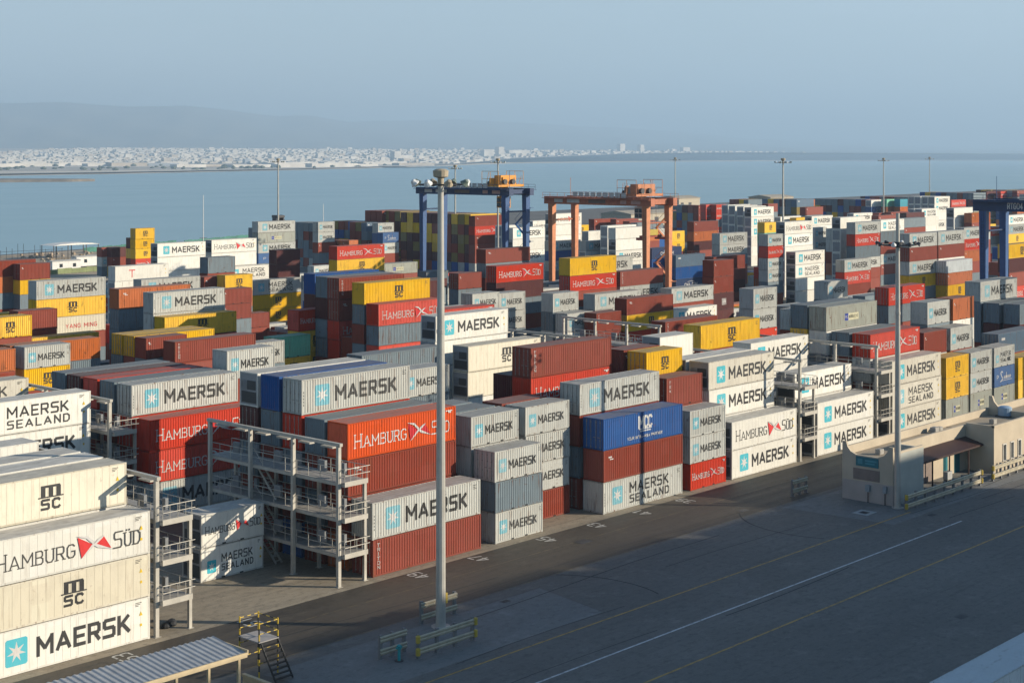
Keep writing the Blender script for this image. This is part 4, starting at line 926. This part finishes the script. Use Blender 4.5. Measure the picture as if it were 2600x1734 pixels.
m.prism([(5.14,4.2),(5.14,6.3),(4.75,6.3),(4.55,5.7),(4.1,5.2),(3.3,4.9),(-.08,4.9),(-.08,4.2)], 'x', 31.0, 31.3, 0)
m.build('wall', [BEIGE, PINK, GREYW], bd)
rf = MB().box(.26,5.74,.26,5.14,4.0,4.15).box(5.76,20.59,3.06,5.14,4.0,4.16).box(20.86,44.9,-.09,5.14,4.0,4.17); rf.build('roof', wallm('roof_screed', (.38,.32,.24)), bd)
aw = MB().prism([(2.79,3.35),(2.79,3.5),(.75,2.95),(.75,2.78)], 'x', 6.05, 20.5); aw.build('awning', AWN, bd)
for x in (9.6, 13.2, 17.4): MB().box(x-.06, x+.06, .85, .97, .004, 2.85).build('awning_post', AWN, bd)
for x0, x1, z1, mt in ((7.0,10.8,2.5,SHUT),(11.2,13.0,2.4,SHUT),(15.6,16.5,2.3,TEALP),(18.0,19.2,2.4,TEALP)): MB().box(x0, x1, 2.76, 2.797, .01, z1).build('door', mt, bd)
for x in (22.6, 24.4, 26.2, 28.0, 29.8, 31.6):
    wf = MB().box(x+.02,x+.12,-.42,-.06,1.02,2.78).box(x+.78,x+.88,-.42,-.06,1.02,2.78).box(x+.13,x+.77,-.42,-.06,2.66,2.78).box(x-.05,x+.95,-.5,-.06,.96,1.019); o = wf.build('window', WFR, bd)
    MB().box(x+.13,x+.77,-.16,-.14,1.03,2.65).box(x+.43,x+.47,-.19,-.161,1.03,2.65).build('pane', GLASS, o)
sg = MB().box(-.06,-.003,1.5,3.9,3.35,4.25).build('sign', TEALP, bd)
for y0, y1, z0, z1 in ((3.2,3.7,3.55,4.05),(1.7,2.9,3.85,4.0),(1.9,2.9,3.6,3.72)): MB().box(-.075,-.061,y0,y1,z0,z1).build('sign_mark', plain('sign_pale_teal', (.06,.30,.36), .5), sg)
MB().box(-.05,-.002,1.4,4.2,2.05,3.1).build('shutter', SHUT, bd)
for y, z0, s in ((2.55,1.05,.42),(.75,1.15,.32)):
    o = MB().box(-.32,-.003,y-s/2,y+s/2,z0,z0+.62).build('meter_box', plain('meter_grey', (.33,.36,.38), .5), bd); MB().bar((-.16,y,.004),(-.16,y,z0),.05,6).build('conduit', DARK, o)
for x, y, s in ((2.2,2.6,.5),(16.2,4.0,.6),(17.6,4.2,.45),(25.5,2.0,.5)):
    MB().box(x,x+s*1.5,y,y+s,4.17,4.17+s).box(x+.05,x+s*1.45,y-.03,y-.001,4.22,4.12+s).lathe([(s*.35,4.171+s),(s*.35,4.2+s)],(x+s*.75,y+s*.5,0),12).build('roof_vent', plain('vent_grey', (.40,.38,.34), .6), bd)
tk = thing('water_tank', 'blue-white water tank on the building roof at the right edge', 'water tank', (161.5, 74.5, 4.172)); MB().lathe([(.75,.15),(.75,1.0),(.5,1.15),(.1,1.2)], (0,0,0), 18).build('body', plain('tank_blue', (.30,.42,.55), .5), tk); MB().box(-.8,.8,-.8,.8,0,.149).build('stand', DARK, tk)
ac = thing('cooling_unit', 'small grey cooling unit on a stand under the awning', 'cooling unit', (143.4, 72.2, 0)); MB().box(-.5,.5,-.25,.25,.4,1.2).build('casing', plain('ac_grey', (.42,.42,.40), .5), ac); MB().box(-.45,-.35,-.2,.2,.004,.399).box(.35,.45,-.2,.2,.004,.399).build('feet', DARK, ac)

# ------------------------------------------------------------ canopy shed and step platform at lower left
sh = thing('canopy_shed', 'cream shed under a ribbed blue-grey sheet roof at the bottom edge', 'shed', (48, 72.9, 0))
CREAM = plain('shed_cream', (.60,.48,.30), .6); SHEET = plain('roof_sheet', (.40,.41,.42), .4, .2, var=.12)
rb = MB(); vs = []
for i in range(122):
    x = -4.5 + 12.5*i/121; d = .05 if i % 4 in (1,2) else 0
    vs += [(x, 0, 3.62+d), (x, 3.2, 3.92+d)]
rb.add(vs, [(2*i, 2*i+2, 2*i+3, 2*i+1) for i in range(121)]); rb.build('roof', SHEET, sh, fix=False)
MB().box(-4.5,8.05,-.12,-.02,3.38,3.66).box(8.051,8.13,-.12,3.2,3.5,3.8).build('fascia', CREAM, sh)
for x in (-4,-.8,3.2,7.6):
    for y in (.05,3.0): MB().box(x-.08,x+.08,y,y+.16,.004,3.55).build('post', CREAM, sh)
MB().box(4.5,9.4,-1.4,-1.25,.004,1.5).box(9.25,9.4,-1.249,1.9,.004,1.5).box(4.5,9.4,-1.45,-1.2,1.501,1.65).box(9.2,9.45,-1.199,1.95,1.501,1.65).build('half_wall', CREAM, sh)
vt = MB()
for k in range(4): vt.box(7.4+.3*k, 7.58+.3*k, -1.43, -1.401, 1.2, 1.32)
vt.build('vent_slots', DARK, sh)
MB().box(1.0,4.2,.6,2.4,.004,1.1).build('bench_cabinet', plain('cabinet_grey', (.45,.45,.44), .6), sh)
st = thing('step_platform', 'yellow and black striped access step platform beside the shed', 'access platform', (61.2, 78.3, 0))
STY, STB = plain('stripe_yellow', (.62,.42,.04), .5), plain('stripe_black', (.03,.03,.03), .5)
def striped(mb, p, q, r=.04, k=7):
    p, q = Vector(p), Vector(q)
    for i in range(k): mb.bar(p+(q-p)*(i/k), p+(q-p)*((i+.995)/k), r, 6, m=i % 2)
for x in (-.75, .75):
    for y in (-1.0, 1.0): mb = MB(); striped(mb, (x,y,.004), (x,y,3.5), .05, 9); mb.build('post', [STY, STB], st)
def rail(p, q): rr = MB(); striped(rr, p, q, .03, 5); rr.build('hand_rail', [STY, STB], st)
for z in (2.75, 3.4):
    for y in (-1.0, 1.0): rail((-.7,y,z), (.7,y,z))
    rail((.75,-.95,z), (.75,.95,z))
for z in (.9, 1.8): rail((-.7,-1.0,z), (.7,-1.0,z)); rail((-.7,1.0,z), (.7,1.0,z))
MB().box(-.8,.8,-1.06,1.06,2.2,2.26).build('platform', plain('platform_grey', (.36,.34,.33), .7), st)
ld = MB()
for k in range(8): ld.box(-.7,.7,-1.35-.18*(7-k),-1.1-.18*(7-k),.25*k+.2,.25*k+.24)
for x in (-.68,.68): ld.beam((x,-2.6,.05),(x,-1.08,2.2),.05,.14)
ld.build('stair', [STB], st)
hp = thing('rag_heap', 'dark heap of rags on the concrete by the rack post', 'heap', (62.9, 90.6, 0)); rng = random.Random(2); mb = MB()
for k in range(5): mb.lathe([(.32,.006),(.36,.12),(.24,.28),(.06,.36)], (rng.uniform(-.5,.5), rng.uniform(-.3,.3), 0), 8)
mb.build('cloth', STB, hp)

# ------------------------------------------------------------ rubber-tyred gantry cranes
TYRE = plain('tyre_black', (.02,.02,.02), .8); CAGE = plain('cage_white', (.60,.58,.54), .6)
def legs_beams(u0, u1, v0, v1, zb, zt, leg, dark, label, text=None, trolley=(.62,.20,.07), tv=5.0, stairs=True, spreader=6.0):
    t = thing('gantry_crane', label, 'gantry crane', (u0, v0, 0), 'rubber-tyred gantry cranes'); W_, S = u1-u0, v1-v0
    for x in (0, W_):
        for y in (0, S):
            mb = MB(); a0, a1 = .38, .58
            mb.add([(x-a0,y-a0,1.5),(x+a0,y-a0,1.5),(x+a0,y+a0,1.5),(x-a0,y+a0,1.5),(x-a1,y-a1,zb),(x+a1,y-a1,zb),(x+a1,y+a1,zb),(x-a1,y+a1,zb)], [(3,2,1,0),(4,5,6,7),(0,1,5,4),(1,2,6,5),(2,3,7,6),(3,0,4,7)]); mb.build('leg', leg, t)
            for dx in (-.75, .75): MB().lathe([(.3,-.25),(.7,-.22),(.75,0),(.7,.22),(.3,.25)], (0,0,0), 14).build('wheel', TYRE, t).matrix_local = Matrix.Translation((x+dx, y, .756)) @ Matrix.Rotation(math.pi/2, 4, 'X')
    for x in (0, W_):
        MB().box(x-.6, x+.6, -1.6, S+1.6, zb+.002, zt).build('girder', dark, t)
    for y in (0, S):
        MB().box(-1.4, W_+1.4, y-.35, y+.35, 1.0, 1.498).build('sill_beam', leg, t); MB().bar((.4,y,zb-3.2),(W_-.4,y,zb-3.2),.16,8).build('tie_beam', dark, t)
        MB().box(.602, W_-.602, y-.4, y+.4, zb+.3, zt-.2).build('end_beam', dark, t)
    wk = MB()
    for x in (-1.0, W_+1.0):
        wk.box(x-.38, x+.38, -1.6, S+1.6, zt-.35, zt-.28)
        for z in (zt+.25, zt+.75): wk.bar((x, -1.6, z), (x, S+1.6, z), .035, 5)
        for i in range(15): y = -1.6+(S+3.2)*i/14; wk.bar((x, y, zt-.3), (x, y, zt+.78), .035, 5)
    wk.build('walkway', dark, t)
    cgm = MB()
    for i in range(9): y = 4+i*1.5; cgm.box(-1.02, -.98, y, y+1.2, zt+.05, zt+.95)
    cgm.build('cable_cage', CAGE, t)
    TM = plain('trolley_' + str(round(trolley[0]*100)) + str(round(trolley[1]*100)), trolley, .5)
    tr = MB().box(-.7, W_+.7, tv-2.4, tv+2.4, zt+.3, zt+.75).box(.8, W_-.8, tv-1.6, tv+.2, zt+.751, zt+2.6).box(1.2, W_-2.6, tv+.4, tv+2.0, zt+.751, zt+2.0).box(W_-2.2, W_-.2, tv+.6, tv+2.2, zt+.751, zt+1.7)
    for x in (-.6, W_+.6):
        for y in (tv-2.3, tv, tv+2.3): tr.bar((x, y, zt+.75), (x, y, zt+3.4), .05, 5)
        tr.bar((x, tv-2.3, zt+3.4), (x, tv+2.3, zt+3.4), .05, 5); tr.bar((x, tv-2.3, zt+1.9), (x, tv+2.3, zt+1.9), .04, 5)
    o = tr.build('trolley', TM, t)
    rg = random.Random(int(u0)); mc = MB()
    for q in range(16):
        x, y, z = rg.uniform(.2, W_-1.4), tv+rg.uniform(-2.2, 2.0), zt+.76; a, b, h = rg.uniform(.2,.8), rg.uniform(.2,.7), rg.uniform(.3,1.6); mc.box(x, x+a, y, y+b, z+.002*q, z+h, q % 3)
    for q in range(14): x, y = rg.uniform(-.5, W_+.5), tv+rg.uniform(-2.3, 2.3); mc.bar((x, y, zt+.7), (x+rg.uniform(-.4,.4), y+rg.uniform(-.8,.8), zt+rg.uniform(1.6,3.3)), .045, 5, m=q % 3)
    mc.box(.1, W_-.1, tv-2.3, tv+2.3, zt+.752, zt+.8, 1); mc.build('machinery', [DARK, TM, plain('machine_grey', (.30,.29,.27), .5)], o)
    fc = MB()
    for q in range(10):
        y0 = 1.5+q*(S-4)/10; y1 = 1.5+(q+1)*(S-4)/10
        for e in range(6):
            f0, f1 = e/6, (e+1)/6; fc.bar((W_+.66, y0+(y1-y0)*f0, zb+.9-3.2*f0*(1-f0)), (W_+.66, y0+(y1-y0)*f1, zb+.9-3.2*f1*(1-f1)), .04, 4)
    fc.build('festoon_cable', DARK, t)
    for y in (0, S):
        lw = MB()
        for z in range(3, int(zb)-1): lw.bar((-.62, y-.22, z), (-.62, y+.22, z), .03, 4); lw.bar((-.62, y-.22, z+.5), (-.62, y+.22, z+.5), .03, 4)
        for q in (-.22, .22): lw.bar((-.62, y+q, 2.5), (-.62, y+q, zb), .03, 4)
        lw.build('ladder', dark, t)
    for x in (1.6, 4.0):
        MB().bar((x, tv-2.2, zt+1.3), (x, tv-1.7, zt+1.3), .55, 12).build('winch_drum', DARK, o); MB().bar((x, tv+2.2, zt+1.0), (x, tv+2.6, zt+1.0), .4, 12).build('winch_drum', DARK, o)
    cb = MB().box(W_-2.9, W_-.9, tv-.2, tv+1.8, zb-2.6, zb-.3).box(W_-2.5, W_-1.3, tv+.2, tv+1.4, zb-.3, zt+.3); cb = cb.build('operator_cab', plain('cab_paint', (.68,.66,.60), .5) if trolley[0] < .7 else TM, t)
    gl = MB()
    for k in range(2):
        for j in range(2): gl.box(W_-2.93, W_-2.902, tv-.1+.95*k, tv+.75+.95*k, zb-2.4+.95*j, zb-1.6+.95*j); gl.box(W_-2.8+.9*k, W_-2.0+.9*k, tv-.23, tv-.202, zb-2.4+.95*j, zb-1.6+.95*j)
    gl.build('cab_window', GLASS, cb)
    if spreader:
        zs = zb-spreader; sp_ = MB().box(W_/2-3.0, W_/2+3.0, tv-3.0, tv-2.2, zs, zs+.4).box(W_/2-1.4, W_/2+1.4, tv-3.3, tv-1.9, zs+.401, zs+1.5, 1)
        for x in (-3.0, 2.8): sp_.box(W_/2+x, W_/2+x+.25, tv-3.8, tv-1.4, zs-.5, zs-.002)
        for x in (-1.2, 1.2):
            for y in (tv-3.1, tv-2.1): sp_.bar((W_/2+x, y, zs+1.5), (W_/2+x*.8, y, zb), .03, 4)
        sp_.build('spreader', [plain('spreader_red', (.32,.05,.03), .5), plain('spreader_yellow', (.45,.33,.04), .5)], t)
    sm = MB()
    if stairs:
        z = 2.0; k = 0
        while z < zb-4:
            a, b = (-.2, 3.6) if k % 2 == 0 else (3.6, -.2)
            sm.beam((W_+.9, a, z), (W_+.9, b, z+3.4), .6, .12); sm.bar((W_+.55, a, z+1), (W_+.55, b, z+4.4), .035, 5)
            sm.box(W_+.5, W_+1.6, b-.5, b+.5, z+3.4, z+3.46); z += 3.4; k += 1
        sm.build('stair', leg, t)
    for x, y in ((-.3, -1.4), (W_+.3, S+1.4)): MB().bar((x, y, zt), (x, y, zt+3.6), .05, 5).build('aerial', leg, t)
    if text:
        T = Text(); T.text(text, 4.2, 6.6, zb+.45, .85, .13, 0); me = T.build('lettering', [WHITE], False, lift=.02)
        me.transform(Matrix(((0,1,0,-.6),(-1,0,0,S),(0,0,1,0),(0,0,0,1)))); obj('lettering', me, t)
    else:
        PM = [CAGE, plain('plate_brown', (.18,.13,.10), .6), plain('plate_pink', (.55,.33,.28), .6)]
        for y, w2, mt in ((S-2.2,2.2,0),(S-6.0,3.2,0),(S-12.0,4.2,1),(5.0,1.4,2),(2.0,2.2,2)): MB().box(-.64, -.602, y-w2/2, y+w2/2, zb+.35, zb+1.05).build('name_plate', PM[mt], t)
    return t
ORL, ORD_ = plain('crane_orange', (.62,.24,.11), .5, var=.15), plain('crane_orange_dark', (.44,.14,.07), .5, var=.2)
BLL, BLD = plain('crane_blue', (.035,.10,.26), .45), plain('crane_blue_dark', (.022,.05,.13), .5)
legs_beams(229.6, 236.6, 176.8, 200.3, 23.4, 24.9, ORL, ORD_, 'orange gantry crane straddling the container rows at centre', tv=4.2, trolley=(.52,.20,.09))
legs_beams(223.3, 229.4, 207.1, 230.6, 25.0, 26.4, BLL, BLD, 'dark blue gantry crane with orange trolley left of the orange crane', trolley=(.72,.30,.03), tv=3.6, spreader=0)
legs_beams(229.6, 236.8, 85.9, 109.4, 24.2, 26.0, BLL, BLD, 'dark blue gantry crane cut off by the right edge', text='RTG04', trolley=(.03,.06,.10), tv=14, spreader=0, stairs=False)

# ------------------------------------------------------------ small things along the quay edge
def cabin(u, v, L, label):
    t = thing('site_cabin', label, 'site cabin', (u, v, 0), 'white site cabins near the quay'); WC = plain('cabin_white', (.76,.75,.72), .5)
    MB().box(0,L,0,3,.6,3.3).build('wall', WC, t); MB().prism([(-.15,3.302),(3.15,3.302),(3.15,3.38),(1.5,3.62),(-.15,3.38)], 'x', -.15, L+.15).build('roof', plain('cabin_roof', (.55,.53,.48), .6), t)
    MB().box(.3,L-.3,.2,2.8,.004,.599).build('plinth', DARK, t)
    for x in (L*.25, L*.72): MB().box(x,x+1.0,-.03,-.002,1.6,2.6).build('window', GLASS, t)
cabin(228, 384, 9, 'nearer white cabin with two windows at the far left'); cabin(243, 396, 10, 'longer white cabin behind the other one at the far left')
cn_ = thing('shade_canopy', 'white flat canopy on thin posts near the water at far left', 'canopy', (258, 434, 0))
MB().prism([(0,4.4),(17,4.4),(14,4.8),(8.5,5.0),(3,4.8)], 'y', 0, 8).build('roof', plain('canopy_white', (.75,.74,.70), .6), cn_)
for x in (.4,5.5,11,16.5):
    for y in (.4,7.5): MB().box(x-.1,x+.1,y-.1,y+.1,.004,4.39).build('post', DARK, cn_)
def hoard(u0, v0, u1, v1, h, rgb, label):
    t = thing('hoarding', label, 'hoarding', (u0, v0, 0), 'hoardings along the quay'); L = math.hypot(u1-u0, v1-v0); t.rotation_euler = (0,0,math.atan2(v1-v0,u1-u0))
    m = MB()
    for i in range(int(L/2.4)): m.box(i*2.4, i*2.4+2.36, -.03, .03, .1, h + .12*math.sin(i*1.7))
    m.build('panel', plain('hoarding_' + str(round(rgb[1]*100)), rgb, .7, var=.25, scale=.3), t)
    m = MB()
    for i in range(int(L/2.4)+1): m.box(i*2.4-.05, i*2.4+.05, .04, .14, .004, h)
    m.build('posts', DARK, t)
hoard(284,458,334,474,1.7,(.05,.18,.14),'green hoarding right of the white canopy'); hoard(336,474,425,508,1.5,(.06,.19,.155),'long green hoarding by the water left of the grey stack'); hoard(218,380,246,382,1.5,(.22,.26,.12),'olive fence below the white cabins')
ru = MB(); rng = random.Random(5)
for i in range(260): 
    x = rng.uniform(205, 425); y = 432 + (x-215)*.24 + rng.uniform(-22, 18); s = rng.uniform(.3, 1.1); ru.lathe([(s,.004),(s*.8,s*.6),(s*.3,s*.9)], (x,y,0), 6)
tag(ru.build('rubble', plain('rubble_tan', (.40,.31,.22), .9, var=.4, scale=.4)), 'rubble and loose stone strewn along the quay edge', 'rubble', kind='stuff')
tkr = thing('storage_tank', 'small white domed tank by the green hoarding', 'tank', (350, 446, 0)); MB().lathe([(2.2,.004),(2.2,3.4),(1.6,4.4),(.3,4.9)], (0,0,0), 16).build('shell', LAMPW, tkr)
rs = thing('reach_stacker', 'dark reach stacker with raised mast beside the grey stack', 'reach stacker', (318, 395, 0))
MB().box(0,7.5,0,3.4,.9,2.2).box(5.2,7.4,.3,3.1,2.201,3.6).build('chassis', plain('stacker_red', (.10,.025,.02), .6), rs)
for x in (1.2,6.2):
    for y in (0,3.0): MB().bar((x,y,.9),(x,y+.5,.9),.89,14).build('wheel', TYRE, rs)
MB().beam((6.8,1.7,3.0),(1.0,1.7,13.2),1.0,1.1).build('boom', DARK, rs); MB().box(-1.4,1.6,.2,3.2,12.6,13.4).box(-1.5,-1.2,.6,2.8,10.2,12.599).box(1.3,1.6,.6,2.8,11.2,12.599).build('spreader', DARK, rs); MB().box(2.8,4.6,.7,2.7,2.201,4.0).build('cab', DARK, rs)
dt = thing('dump_truck', 'white-cabbed truck by the rubble at the far left', 'truck', (196, 395, 0))
MB().box(0,2.2,0,2.5,1.0,3.4).build('cab', LAMPW, dt); MB().box(2.4,8.2,0,2.5,1.3,2.9).build('tipper_body', plain('tipper_brown', (.16,.10,.06), .7), dt)
for x in (1.0,5.6,7.0):
    for y in (-.05,2.15): MB().bar((x,y,.55),(x,y+.4,.55),.54,12).build('wheel', TYRE, dt)
for u, v, h, lab in ((266,366,21.5,'thin white pole behind the yellow stack at left'),(287,395,11,'short lamp post right of the yellow stack'),(330,388,17,'faint thin pole beyond the grey stack')):
    t = thing('light_pole', lab, 'pole', (u, v, 0)); MB().bar((0,0,.004),(0,0,h),.16,8,.09).build('shaft', LAMPW, t); MB().box(-1.2,1.2,-.1,.1,h*.42,h*.42+.15).build('bracket', DARK, t)
fe = MB()
for i in range(34):
    x = 196+i*1.9; fe.bar((x,430,.004),(x,430,rng.uniform(3,6)),.07,4)
for z in (2.0,3.6): fe.bar((196,430,z),(259,430,z),.05,4)
t = tag(fe.build('scaffold_frame', DARK), 'dark scaffold poles and railings along the far-left quay', 'scaffold')
# warehouses far right behind the stacks
def shed_far(u, v, L, W_, h, label):
    t = thing('warehouse', label, 'warehouse', (u, v, 0), 'low pale warehouses beyond the stacks'); MB().box(0,L,0,W_,.004,h).build('wall', plain('warehouse_wall', (.50,.44,.34), .8), t); MB().prism([(-.4,h+.002),(W_+.4,h+.002),(W_+.4,h+.3),(W_/2,h+1.6),(-.4,h+.3)], 'x', -.4, L+.4).build('roof', plain('warehouse_roof', (.42,.37,.29), .8), t)
    m = MB()
    for i in range(int(L/8)): m.box(2+i*8, 5+i*8, -.05, -.002, 1.5, 4)
    m.build('door', DARK, t)
shed_far(760, 560, 22, 16, 6.5, 'pale flat warehouse right of the orange crane, by the water'); shed_far(800, 520, 26, 16, 7, 'second pale warehouse right of the orange crane'); shed_far(560, 440, 60, 18, 5.5, 'long low warehouse seen under the orange crane girder')

# ------------------------------------------------------------ containers on the quay side of the road and an unseen ship added to shade the road
o = container(74.5, 36.1, .01, 40, 'BG', 2.591, False); tag(o, 'long ice-blue container beneath another at the lower right corner', 'container', 'stacked shipping containers')
o = container(74.5, 36.1, 2.62, 40, 'BG', 2.591, False); tag(o, 'long pale ice-blue container on top at the lower right corner', 'container', 'stacked shipping containers')
sp_ = thing('unseen_shade_ship', 'unseen container ship added behind the viewpoint to shade the road', 'ship', (116, -36, 0))
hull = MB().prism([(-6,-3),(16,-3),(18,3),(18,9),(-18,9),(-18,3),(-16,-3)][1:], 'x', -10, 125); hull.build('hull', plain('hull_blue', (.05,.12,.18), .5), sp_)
dk = MB()
for i in range(8):
    for j in range(12): dk.box(3+i*14, 15.2+i*14, -17+j*2.85, -14.56+j*2.85, 9.01, 42.6+.25*((i*7+j*3) % 4) - (9 if i > 6 else 0))  # cargo height set by where its shade ends on road and building
dk.build('shading_deck_cargo', paint('brown_far_paint', C_['brown'], .3, far=True), sp_)

# ------------------------------------------------------------ haze
hz, n, l, p = new_mat('haze_air'); n.remove(p)
vol = n.new('ShaderNodeVolumePrincipled'); vol.inputs['Color'].default_value = (.515,.685,.86,1); vol.inputs['Density'].default_value = 1.4e-4; vol.inputs['Anisotropy'].default_value = .12
l.new(vol.outputs[0], n['Material Output'].inputs['Volume'])
x = MB().box(-29000, 35000, -5900, 35000, -10, 800).build('haze', hz); tag(x, 'thin bluish haze in the air over the bay', 'haze', kind='stuff')
